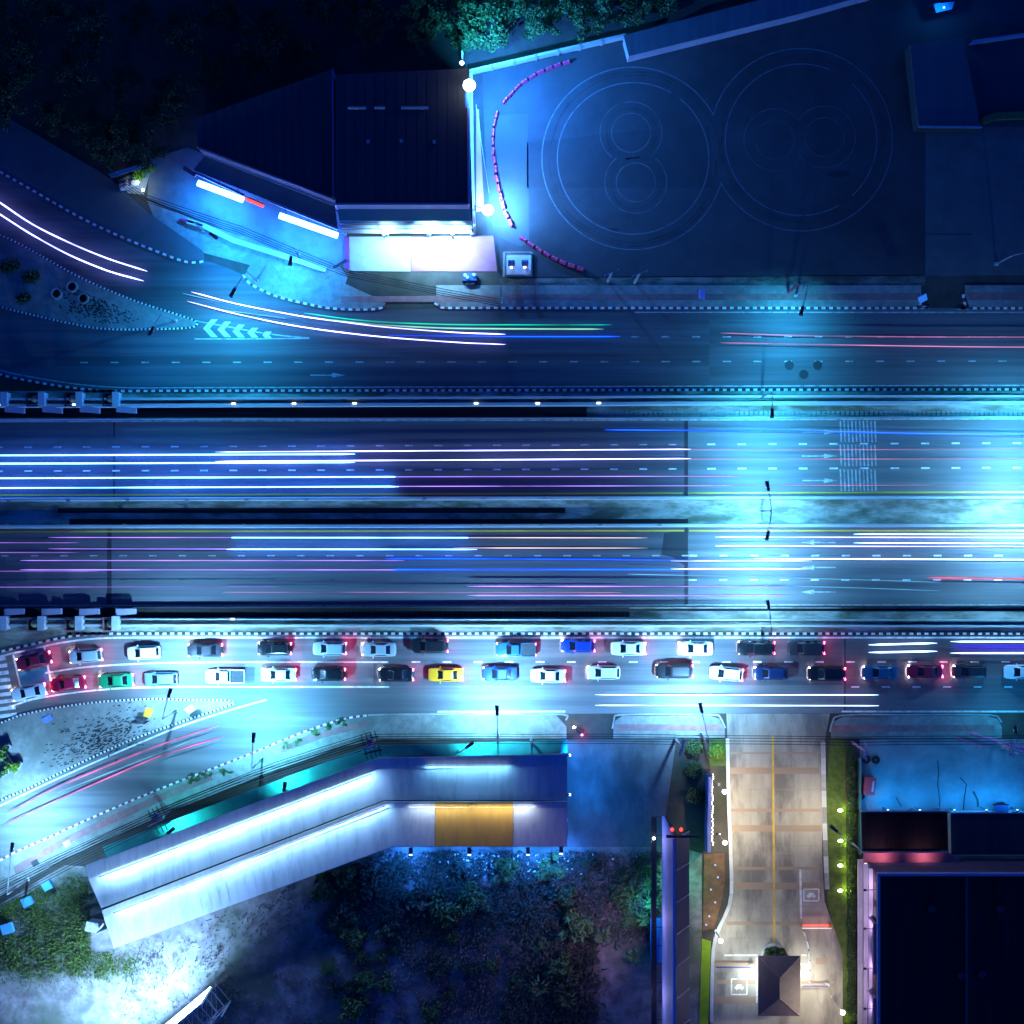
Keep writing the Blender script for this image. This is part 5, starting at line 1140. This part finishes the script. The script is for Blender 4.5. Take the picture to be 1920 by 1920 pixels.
# tall two-faced billboard beside the driveway
tb = empty('tall_billboard', P(1238, 1730), 'tall billboard seen from above with a lilac face and red beacon lights', 'billboard')
xf = P(1236, 1540).x; ya, yb = P(1236, 1520).y, P(1236, 1960).y; zt, zl = 19.0, 4.0
b = MB(); b.box((xf+.15, (ya+yb)/2, (zt+zl)/2), (.3, abs(yb-ya), zt-zl)); child(tb, b, 'panel', mat('lilac_panel', (.42, .38, .62), .7, (.38, .34, .58), .3))
b = MB(); y_ = ya
b.hexa([(xf+.35, ya, zt-.4), (xf+2.4, ya, zt-5), (xf+2.4, yb, zt-5), (xf+.35, yb, zt-.4)], [(xf+.35, ya, zt-.2), (xf+2.5, ya, zt-4.8), (xf+2.5, yb, zt-4.8), (xf+.35, yb, zt-.2)]); child(tb, b, 'rear_sheet', mat('navy_sheet', (.03, .035, .06), .5, (.045, .05, .08), .4, (.3, 1.5, 1)))
b = MB()
for k in range(9): yy = ya+(yb-ya)*k/8; b.tube([(xf+.4, yy, zt-.15), (xf+2.5, yy, zt-4.7)], .07, 6)
child(tb, b, 'rear_rib', steel)
b = MB(); b.box((xf-1.1, (ya+yb)/2, zl+.5), (.7, abs(yb-ya), .1)); 
for k in range(14): yy = ya+(yb-ya)*k/13; b.tube([(xf, yy, zl+.4), (xf-1.4, yy, zl+.4)], .05, 6)
b.tube([(xf-1.45, ya, zl+1.4), (xf-1.45, yb, zl+1.4)], .04, 6); child(tb, b, 'catwalk', dsteel)
for yy in (ya-2, (ya+yb)/2, yb+2):
    b = MB(); b.tube([(xf+1.2, yy, 0), (xf+1.2, yy, zt-3)], .45, 12); child(tb, b, 'column', dsteel)
b = MB(); b.box((xf+1.2, ya+.2, zt-.6), (4.0, .3, .3)); child(tb, b, 'head_beam', dsteel)
for x in (xf-.1, xf+1.0):
    b = MB(); b.blob((x, ya+1.1, zt-.2), .22, 8, 6); child(tb, b, 'beacon', emis('beacon_red', (1, .02, .02), 8), True)
    b = MB(); b.tube([(x, ya+.3, zt-.5), (x, ya+1.1, zt-.35)], .04, 6); child(tb, b, 'beacon_arm', dsteel)
for k in range(3):
    yy = ya-3-k*10; area_lamp(tb, Vector((xf-2.6, yy, zl+1.5))-tb.location, 130, (.55, .5, 1), .5, (1, 0, 1.2))
b = MB()
for k in range(2): b.blob((xf-1.2, ya-2.6-k*.0, zl+1.6), .22, 8, 6)
child(tb, b, 'spot_lamp', emis('spot_lamp', (.7, .9, 1), 6), True)
area_lamp(tb, Vector((xf-2.2, P(0, 1730).y, 9.0))-tb.location, 800, (.62, .40, .85), 1.0, (-1.1, .1, -.8), spread=120)  # lilac flood without a fixture, added to light the field
area_lamp(tb, Vector((xf-2.0, P(0, 1690).y, 3.0))-tb.location, 260, (.05, .6, 1), .4, (-.4, 0, -1)); area_lamp(tb, Vector((P(1274, 1650).x, P(0, 1640).y, 4.0))-tb.location, 300, (.1, 1, .6), .5, (0, 0, -1))

# ================================================================== POWER POLES AND CABLES
def power_pole(x, y, h, label, rot=0, arms=2, platform=False, m=concrete):
    o = empty('power_pole', P(x, y), label, 'power pole', 'power poles along the lower pavement', rot)
    b = MB(); b.tube([(0, 0, 0), (0, 0, h*.5), (0, 0, h)], .20, 8, r2=.12); b.build('pole', m, o)
    for k in range(arms):
        b = MB(); b.box((0, 0, h-.4-k*1.1), (2.2, .14, .14)); a = b.build('cross_arm', steel, o)
        b = MB()
        for dx in (-.95, -.45, .45, .95): b.tube([(dx, 0, h-.32-k*1.1), (dx, 0, h-.05-k*1.1)], .06, 6)
        b.build('insulator', wall_w, a)
    if platform:
        b = MB(); b.box((0, -.9, h-3), (2.4, .2, .2)); b.box((0, .9, h-3), (2.4, .2, .2)); 
        for dx in (-.9, -.3, .3, .9): b.box((dx, 0, h-2.9), (.12, 3.4, .12))
        b.build('platform', dsteel, o)
        b = MB(); b.tube([(0, .6, h-2.8), (0, .6, h-1.6)], .4, 10); b.build('transformer', steel, o)
    return o
power_pole(703, 1385, 9, 'power pole with a transformer platform at the bend of the shed', .25, 2, True)
power_pole(318, 1520, 9, 'power pole with a wire rack above the left wing of the shed', .45, 2, True)
power_pole(996, 1386, 9, 'plain power pole on the pavement before the right end of the shed', 1.57, 1)
power_pole(1266, 1385, 9.5, 'thick power pole at the corner of the dark concrete lot', 1.3, 2)
power_pole(1598, 1392, 9, 'power pole standing right of the driveway mouth', 1.57, 2, m=mat('pinkish_pole', (.42, .2, .27), .8))
power_pole(1862, 1388, 9, 'power pole above the cyan concrete yard', 1.57, 2)
power_pole(1140, 528, 9, 'power pole behind the upper pavement, left of the other two', .4, 1)
power_pole(1190, 530, 9, 'second power pole behind the upper pavement', .4, 1)
power_pole(1478, 548, 9, 'red-footed power pole beside the upper pavement lamp', .2, 1, m=mat('red_pole', (.3, .06, .07), .8))
power_pole(650, 512, 9, 'power pole at the lower left corner of the shop porch', .5, 2)
power_pole(940, 568, 8, 'power pole on the upper pavement near the rose porch', 1.57, 1)
def cable(label, pts, z, n, gap, r=.045, sag=.5):
    o = empty('power_cable', P(*pts[0]), label, 'cable', 'bundles of overhead cables'); 
    for k in range(n):
        b = MB(); w_ = [P(x, y, z) for x, y in pts]; q = []
        for j in range(len(w_)-1):
            for t in np.linspace(0, 1, 9)[:(9 if j == len(w_)-2 else 8)]:
                p = w_[j].lerp(w_[j+1], t); dd = (w_[j+1]-w_[j]).normalized(); p += Vector((-dd.y, dd.x, 0))*(k-(n-1)/2)*gap; p.z -= sag*4*t*(1-t)+.15*(k % 3); q.append(p)
        b.tube(q, r, 5); child(o, b, 'wire', rubber)
cable('main bundle of cables from the lower left edge to the bend of the shed', [(-60, 1716), (120, 1618), (310, 1527), (520, 1443), (700, 1386)], 8.5, 7, .32)
cable('cables running level along the front of the straight shed wing to the driveway', [(700, 1386), (996, 1386), (1266, 1387)], 8.3, 5, .3)
cable('cables crossing the mouth of the driveway to the cyan yard', [(1266, 1387), (1598, 1390), (1862, 1388), (2000, 1388)], 8.3, 4, .35)
cable('low second bundle of cables along the slip road pavement', [(-60, 1690), (130, 1600), (316, 1518), (440, 1468), (702, 1384)], 6.8, 4, .3)
cable('cables running along the hall forecourt to the porch corner', [(150, 290), (275, 372), (450, 430), (650, 512), (940, 568)], 7.2, 4, .28)
for k, (a, c) in enumerate((((1795, 1384), (1845, 1402)), ((1820, 1377), (1935, 1408)))):
    o = empty('crane_boom', P(*a, 2), ('short', 'long')[k]+' pink steel boom resting slantwise above the cyan yard', 'boom', 'pink booms')
    b = MB(); b.tube([P(*a, 2.2), P(*c, 2.2)], (.18, .26)[k], 8, r2=(.16, .34)[k]); child(o, b, 'boom_tube', mat('pink_steel', (.55, .10, .22), .5))
    b = MB(); m1 = P(*a).lerp(P(*c), .3); m2 = P(*a).lerp(P(*c), .85)
    for m_ in (m1, m2): b.tube([m_+Vector((-.5, 0, 0)), m_+Vector((0, 0, 2.1)), m_+Vector((.5, 0, 0))], .08, 6)
    child(o, b, 'trestle', dsteel)

# ================================================================== SMALL THINGS
def tripod_sign(x, y, m, label, col, ang=0):
    o = empty('traffic_sign', P(x, y, .11), label, 'sign', None, ang)
    b = MB(); b.tube([(0, 0, 0), (0, 0, 2.4)], .06, 6); b.build('post', steel, o)
    b = MB(); b.hexa([(-.6, -.5, 1.9), (.6, -.5, 1.9), (.6, -.38, 1.8), (-.6, -.38, 1.8)], [(-.6, .3, 2.6), (.6, .3, 2.6), (.6, .42, 2.5), (-.6, .42, 2.5)]); b.build('sign_plate', m, o)
tripod_sign(97, 1343, mat('blue_sign', (.02, .08, .5), .4), 'blue sign on a post in the lower traffic island', 'b', .5)
tripod_sign(284, 1332, mat('yellow_sign', (.8, .5, .02), .4), 'yellow sign on a post in the lower traffic island', 'y', 1.2)
tripod_sign(1722, 563, mat('pale_blue_sign', (.25, .5, .75), .4), 'tilted pale blue sign at the end of the upper kerb', 'p', .5)
tripod_sign(362, 1326, wall_w, 'white sign on a post near the tip of the lower island', 'w', .6)
tripod_sign(1312, 556, mat('violet_sign', (.3, .25, .6), .4), 'violet sign seen edge-on by the upper kerb', 'v', 1.5)
for k, (x, y) in enumerate(((107, 551), (136, 538), (157, 560))):
    o = empty('ring_planter', P(x, y, .11), ('left', 'upper', 'right')[k]+' concrete ring of the three on the upper traffic island', 'planter', 'concrete rings on the upper island')
    b = MB()
    for j in range(18):
        a0, a1 = 2*math.pi*j/18, 2*math.pi*(j+1)/18
        b.prism([(.75*math.cos(a0), .75*math.sin(a0)), (.75*math.cos(a1), .75*math.sin(a1)), (.55*math.cos(a1), .55*math.sin(a1)), (.55*math.cos(a0), .55*math.sin(a0))], 0, .5)
    b.build('ring', concrete, o); b = MB(); b.prism([(.549*math.cos(2*math.pi*j/18), .549*math.sin(2*math.pi*j/18)) for j in range(18)], 0, .12); b.build('soil_fill', blackm, o)
for k, (x, y, a) in enumerate(((12, 1402, .6), (6, 1413, 1.2), (16, 1424, 2.1), (24, 1436, .3), (8, 1449, .5), (34, 1437, 1.0))):
    o = empty('box_planter', P(x, y, .11), 'green bush in a white box planter, number '+str(k+1), 'planter', 'box planters on the lower island', a)
    o['label'] = ('topmost', 'upper left', 'middle', 'lower', 'bottom', 'rightmost')[k]+' green bush in a white trough on the lower island'
    b = MB(); b.hexa([(-.7, -.3, 0), (.7, -.3, 0), (.7, .3, 0), (-.7, .3, 0)], [(-.8, -.36, .5), (.8, -.36, .5), (.8, .36, .5), (-.8, .36, .5)]); b.build('trough', wall_w, o)
    leaf_mesh('foliage', [(-.4, 0, .8), (.3, 0, .8)], [(.5, .4, .45)]*2, 350, .12, leaf_y if k % 2 else leaf_t, .6, o)
o = empty('snack_cart', P(881, 521), 'small blue snack cart with white tubs beside the rose porch', 'cart')
b = MB(); b.box((0, 0, .7), (1.8, 1.0, .7)); b.build('cart_body', mat('cart_blue', (.03, .12, .5), .5), o)
b = MB(); 
for dx in (-.7, .7): b.tube([(dx, -.55, .33), (dx, -.48, .33)], .33, 12)
b.build('wheel', rubber, o)
b = MB()
for dx, dy in ((-.6, .2), (-.3, -.1), (.55, .25)): b.tube([(dx, dy, 1.05), (dx, dy, 1.4)], .22, 10)
b.build('tub', wall_w, o); b = MB(); b.box((0, -.75, .35), (1.2, .4, .7)); b.build('crate', brown_r, o)
o = empty('motorcycle', P(1082, 1368), 'motorcycle with a lit red tail light waiting at the end of the lower pavement', 'motorcycle', None, 2.4)
b = MB(); b.tube([(-.7, 0, .75), (-.2, 0, .8), (.1, 0, .7), (.5, 0, .85)], .16, 8); b.build('body', mat('bike_red', (.4, .03, .06), .4), o)
for x in (-.62, .62):
    b = MB(); b.tube([(x, -.06, .3), (x, .06, .3)], .3, 14); b.build('wheel', rubber, o)
b = MB(); b.box((-.3, 0, .92), (.8, .3, .12)); b.build('seat', rubber, o)
b = MB(); b.tube([(.45, -.38, 1.0), (.5, 0, .95), (.45, .38, 1.0)], .035, 6); b.tube([(.62, 0, .3), (.45, 0, .95)], .05, 6); b.build('handlebar', chrome, o)
b = MB(); b.blob((-.85, 0, .75), .14, 8, 6); b.build('tail_light', tail_l, o); b = MB(); b.blob((.62, 0, .85), .14, 8, 6); b.build('headlight', head_l, o)
o = empty('tank', P(1232, 1755), 'blue rounded water tank half hidden by the tall billboard', 'water tank')
b = MB(); b.tube([(0, -3, 1.0), (0, 2.6, 1.0)], 1.0, 16); b.build('tank_body', mat('tank_blue', (.04, .22, .6), .5), o, True)
b = MB(); b.box((0, -2, .12), (1.6, .3, .24)); b.box((0, 1.6, .12), (1.6, .3, .24)); b.build('saddle', concrete, o)
for k, (x, y, s_) in enumerate(((92, 1658, 1.1), (54, 1688, 1.2), (17, 1738, 1.4))):
    o = empty('utility_box', P(x, y), ('upper', 'middle', 'lowest')[k]+' blue utility box in the grass at the lower left', 'utility box', 'blue boxes in the grass', .5-.1*k)
    b = MB(); b.box((0, 0, .5), (s_, s_*.9, 1.0)); b.build('box_body', mat('box_blue', (.05, .3, .62), .5), o); b = MB(); b.box((0, 0, 1.04), (s_*1.1, s_, .08)); b.build('lid', mat('lid_blue', (.1, .4, .7), .5), o)
o = empty('white_cabin', P(182, 1731), 'small white flat cabin at the left end of the lower shed roof', 'cabin', None, -.2)
b = MB(); b.box((0, 0, 1.1), (1.7, 1.1, 2.2)); b.build('wall', wall_w, o); b = MB(); b.box((0, 0, 2.26), (1.9, 1.3, .1)); b.build('roof', white_p, o)
for k, (x, y) in enumerate(((126, 1582), (66, 1618))):
    b = MB(); c = P(x, y, .2); b.box(c, (.9, .8, .2), .5); tag(b.build('inspection_cover', (wall_w, dsteel)[k]), ('pale', 'dark')[k]+' square inspection cover in the slip road pavement', 'cover')

# ================================================================== VEGETATION
fpoly = [(0, 1700), (160, 1640), (214, 1780), (735, 1590), (1240, 1592), (1236, 2000), (-300, 2000), (-300, 1800)]
sheet('field', [(-400, 1960), (0, 1695), (120, 1622), (165, 1625), (216, 1776), (735, 1588), (1270, 1588), (1316, 1600), (1316, 2150), (-400, 2150)], .008, field_soil)
def scatter(name, label, n, size, hgt, m, fx, cat='undergrowth'):
    """n thin grass or weed blades at the pixel positions drawn by fx, as one object"""
    px = fx(n); n = len(px); k = 1/S
    p = np.stack([(px[:, 0]-960)*k, (960-px[:, 1])*k, np.zeros(n)], 1)
    ang = rng.random(n)*2*math.pi; lean = rng.uniform(.15, 1.1, n)*hgt; hh = hgt*rng.uniform(.4, 1.2, n)
    dirv = np.stack([np.cos(ang), np.sin(ang), np.zeros(n)], 1); side = np.stack([-np.sin(ang), np.cos(ang), np.zeros(n)], 1)*(size*rng.uniform(.5, 1.3, n))[:, None]
    midp = p+dirv*(lean*.45)[:, None]+np.array([0, 0, 1])*(hh*.7)[:, None]; tip = p+dirv*lean[:, None]+np.array([0, 0, 1])*(hh*.85)[:, None]
    v = np.stack([p-side*.5, p+side*.5, midp+side, midp-side], 1); v2 = np.stack([midp-side, midp+side, tip+side*.15, tip-side*.15], 1)
    o = quick(name, np.concatenate([v, v2]).reshape(-1, 3), 2*n, m); return tag(o, label, cat, None, 'stuff')
def clumped(x0, x1, y0, y1, nclump, spread, keep):
    def f(n):
        c = np.stack([rng.uniform(x0, x1, nclump), rng.uniform(y0, y1, nclump)], 1); i = rng.integers(0, nclump, n)
        q = c[i]+rng.normal(size=(n, 2))*spread*rng.uniform(.4, 1.3, nclump)[i][:, None]
        return q[keep(q[:, 0], q[:, 1])]
    return f
below = lambda x, y: (y > np.where(x < 735, 1785-(x-214)*.375, 1596)) & (x > 216) & (x < 1236) & (y < 1990)
straw = mat('straw_blade', (.17, .13, .115), .85, (.09, .07, .065), .25, (1, 1, 1), .35, .65)
weed = mat('weed_leaf', (.03, .042, .03), .75, (.055, .07, .05), .3, (1, 1, 1), .35, .65)
scatter('weeds', 'tangled dry weeds covering the field below the shed', 22000, .07, .55, straw, clumped(220, 1236, 1600, 1960, 420, 14, lambda x, y: below(x, y) & ~((x > 1120) & (y > 1760)) & ((x > 640) | (rng.random(len(x)) < .35))))
scatter('weeds', 'dark green undergrowth below the straight shed wing', 20000, .08, .6, weed, clumped(620, 1236, 1600, 1760, 300, 13, below))
scatter('weeds', 'dark green undergrowth in the lower middle of the field', 7000, .09, .9, weed, clumped(950, 1110, 1700, 1950, 70, 13, below))
scatter('weeds', 'low grass left of the shed and around the blue boxes', 14000, .06, .45, lawn_m, clumped(-60, 260, 1650, 1830, 150, 16, lambda x, y: (y > 1700-x*.5) & ~((x > 170) & (y < 1785))))
bits = mat('litter_white', (.6, .6, .6), .6)
b = MB()
for k in range(80):
    x = random.gauss(960, 75); y = 1600+abs(random.gauss(0, 26))
    if 700 < x < 1230: b.box(P(x, y, .55), (random.uniform(.08, .4), random.uniform(.06, .2), .08), random.uniform(0, 3))
tag(b.build('litter', bits), 'scattered pale litter and scraps behind the straight shed wing', 'litter', None, 'stuff')
def make_tree(kind, m, label):
    o = empty('tree', (0, 0, 0), label, 'tree')
    b = MB(); h = 6.0; b.tube([(0, 0, 0), (.1, .05, h*.4), (.05, .2, h*.75)], .28, 8, r2=.12)
    cs, rs = [], []
    for k in range(6):
        a = k*1.05+random.uniform(-.3, .3); L = random.uniform(1.3, 2.6); z = h*random.uniform(.35, .6); e_ = Vector((math.cos(a)*L, math.sin(a)*L, z+random.uniform(.8, 2.2)))
        b.tube([(.05, .1, z), Vector((math.cos(a)*L*.5, math.sin(a)*L*.5, z+.7)), e_], .1, 6, r2=.04)
        for j in range(3): cs.append(tuple(e_+Vector((random.gauss(0, .6), random.gauss(0, .6), random.gauss(.2, .5))))); rs.append((random.uniform(.6, 1.15), random.uniform(.6, 1.15), random.uniform(.4, .8)))
    for j in range(5): cs.append((random.gauss(0, .8), random.gauss(0, .8), h+random.gauss(0, .5))); rs.append((.9, .9, .7))
    b.build('trunk', trunk_m, o)
    leaf_mesh('crown', cs, rs, 2600, .20, m, .45, o)
    return o
tp = [make_tree(k, (leaf_d, leaf_t, leaf_d)[k], 'tree') for k in range(3)]
spots_c = [(800, 22), (842, 48), (878, 80), (925, 62), (905, 18), (965, 30), (1005, 62), (1045, 22), (1090, 48), (1140, 18), (1195, 30), (1250, 5), (780, 75), (850, -8)]
spots_l = [(30, 60), (110, 30), (190, 70), (270, 40), (350, 80), (430, 40), (520, 60), (600, 30), (690, 60), (60, 140), (150, 150), (240, 160), (330, 190), (410, 150), (500, 120), (570, 110), (30, 200), (110, 225), (180, 250), (255, 250), (215, 285), (275, 285), (310, 230), (700, 20)]
ords = ['first', 'second', 'third', 'fourth', 'fifth', 'sixth', 'seventh', 'eighth', 'ninth', 'tenth', 'eleventh', 'twelfth', 'thirteenth', 'fourteenth']
used = set()
for spots, grp, lab in ((spots_c, 'teal trees above the fence of the yard', 'teal leafy tree beyond the pale yard fence'), (spots_l, 'dark trees of the grove behind the hall', 'dark tree in the unlit grove at the upper left')):
    for k, (x, y) in enumerate(spots):
        pr = tp[1] if grp.startswith('teal') else tp[k % 2*2]
        s_ = random.uniform(.75, 1.2); o = dup(pr, P(x, y, -.02), random.uniform(0, 6), lab, (s_, s_, s_*random.uniform(.8, 1))); o['group'] = grp
for t in tp:
    for ch in list(t.children): bpy.data.objects.remove(ch)
    bpy.data.objects.remove(t)
# palms and bushes
def palm(x, y, label, s_=1.0, m=leaf_t):
    o = empty('palm_bush', P(x, y), label, 'palm', 'palm bushes'); v = []
    b = MB(); b.tube([(0, 0, 0), (0, 0, .9*s_)], .12*s_, 6); b.build('trunk', trunk_m, o)
    b = MB()
    for k in range(13):
        a = k*2*math.pi/13+random.uniform(-.2, .2); L = s_*random.uniform(.9, 1.5); dd = Vector((math.cos(a), math.sin(a), 0)); sd = Vector((-dd.y, dd.x, 0))
        p0 = Vector((0, 0, .9*s_)); p1 = p0+dd*L*.55+Vector((0, 0, .35*s_)); p2 = p0+dd*L+Vector((0, 0, -.1*s_))
        b.face([p0-sd*.03, p1-sd*.12*s_, p1+sd*.12*s_, p0+sd*.03]); b.face([p1-sd*.12*s_, p2-sd*.02, p2+sd*.02, p1+sd*.12*s_])
    b.build('frond', m, o)
palm(1186, 1790, 'small lit palm bush standing alone on the bare brown ground', 1.1)
palm(1205, 1722, 'palm bush left of the blue tank', 1.0); palm(1222, 1690, 'palm bush close to the lilac billboard face', 1.2); palm(1215, 1655, 'uppermost palm bush beside the tall billboard', 1.1)
palm(1128, 1752, 'dark palm bush at the edge of the undergrowth', 1.3, leaf_d); palm(1010, 1848, 'dark palm bush in the lower middle of the field', 1.3, leaf_d); palm(1060, 1870, 'dark palm bush near the bottom of the field', 1.2, leaf_d)
wild = []
for k in range(3):
    o = empty('wild_shrub', (0, 0, 0), 'wild', 'shrub', 'wild shrubs in the undergrowth')
    cs = [(random.gauss(0, .55), random.gauss(0, .55), random.uniform(.4, 1.1)) for _ in range(7)]
    leaf_mesh('foliage', cs, [(random.uniform(.3, .75), random.uniform(.3, .75), random.uniform(.25, .5)) for _ in cs], 620, .22, (leaf_d, weed, leaf_t)[k], .3, o)
    b = MB(); b.tube([(0, 0, 0), (.05, 0, .7)], .06, 6, r2=.03)
    for q in cs[:4]: b.tube([(.03, 0, .3), tuple(Vector(q)*.5+Vector((0, 0, .2))), q], .03, 5, r2=.015)
    b.build('stem', trunk_m, o); wild.append(o)
n_ = 0
while n_ < 60:
    x, y = random.uniform(600, 1225), random.uniform(1612, 1900)
    if y > 1612+ (x-600)*.0 and not (x > 1120 and y > 1760) and random.random() < (1.0 if y < 1760 else .45) and y > 1640-(x-620)*.06:
        s_ = random.uniform(.7, 1.7); o = dup(wild[random.choice((0, 0, 1, 1, 2))], P(x, y), random.uniform(0, 6), 'dark leafy wild shrub in the tangled undergrowth below the shed', (s_, s_, s_*random.uniform(.6, 1))); n_ += 1
for t in wild:
    for ch in list(t.children): bpy.data.objects.remove(ch)
    bpy.data.objects.remove(t)
def bush(x, y, label, r, m, n=600, h=.8):
    o = empty('bush', P(x, y), label, 'bush', 'bushes')
    leaf_mesh('foliage', [(0, 0, h*.6), (r*.5, .1, h*.5), (-r*.4, -.2, h*.5)], [(r, r, h*.6), (r*.6, r*.6, h*.5), (r*.6, r*.6, h*.5)], n, .14, m, .6, o)
    b = MB(); b.tube([(0, 0, 0), (0, 0, h*.6)], .06, 6); b.build('stem', trunk_m, o)
bush(1342, 1408, 'vivid green bush at the upper left corner of the driveway', 1.0, leaf_y, 900, 1.0)
bush(1300, 1400, 'dark green bush beside the thick power pole', 1.1, leaf_t, 800, 1.4); bush(1297, 1440, 'dark green bush below the one at the thick pole', 1.2, leaf_d, 800, 1.4); bush(1300, 1490, 'dark bush left of the indigo wall', 1.2, leaf_d, 800, 1.4)
for k, y in enumerate((1590, 1612, 1634, 1656, 1680, 1705)): bush(1277, y, ('topmost', 'second', 'third', 'fourth', 'fifth', 'lowest')[k]+' green bush in the gap behind the lilac billboard face', .75, leaf_t, 500, 1.0)
bush(262, 330, 'bright green bush under the tin roof of the food stall', .9, leaf_y, 700, 1.2); bush(283, 318, 'second bright green bush at the right of the food stall', .6, leaf_y, 400, 1.0)

def creeper(pts, label):
    o = empty('creeper', P(*pts[0]), label, 'creeper', 'creeping green plants')
    cs = [tuple(P(x+random.gauss(0, 5), y+random.gauss(0, 4), .16)-o.location) for x, y in pts for _ in range(5)]
    leaf_mesh('foliage', cs, [(random.uniform(.15, .6), random.uniform(.15, .45), .15) for _ in cs], 900, .11, leaf_t, .6, o)
    b = MB(); b.tube([P(x, y, .13)-o.location for x, y in pts], .03, 5); b.build('stem', trunk_m, o)
creeper([(538, 1398), (560, 1388), (590, 1372), (618, 1360), (636, 1355)], 'creeping green plant spreading over the slip road pavement near its right end')
creeper([(360, 1462), (385, 1455), (420, 1446)], 'low creeping green plant beside the wire rack on the slip road pavement')
bush(1592, 1905, 'bright green bush at the bottom of the long hedge', .9, leaf_y, 600, 1.2)
bush(20, 500, 'dark bush on the left part of the upper traffic island', 1.3, leaf_d, 800, 1.0); bush(60, 520, 'second dark bush on the upper traffic island', 1.2, leaf_d, 800, 1.0); bush(45, 560, 'third dark bush on the upper traffic island', 1.0, leaf_d, 600, .9)
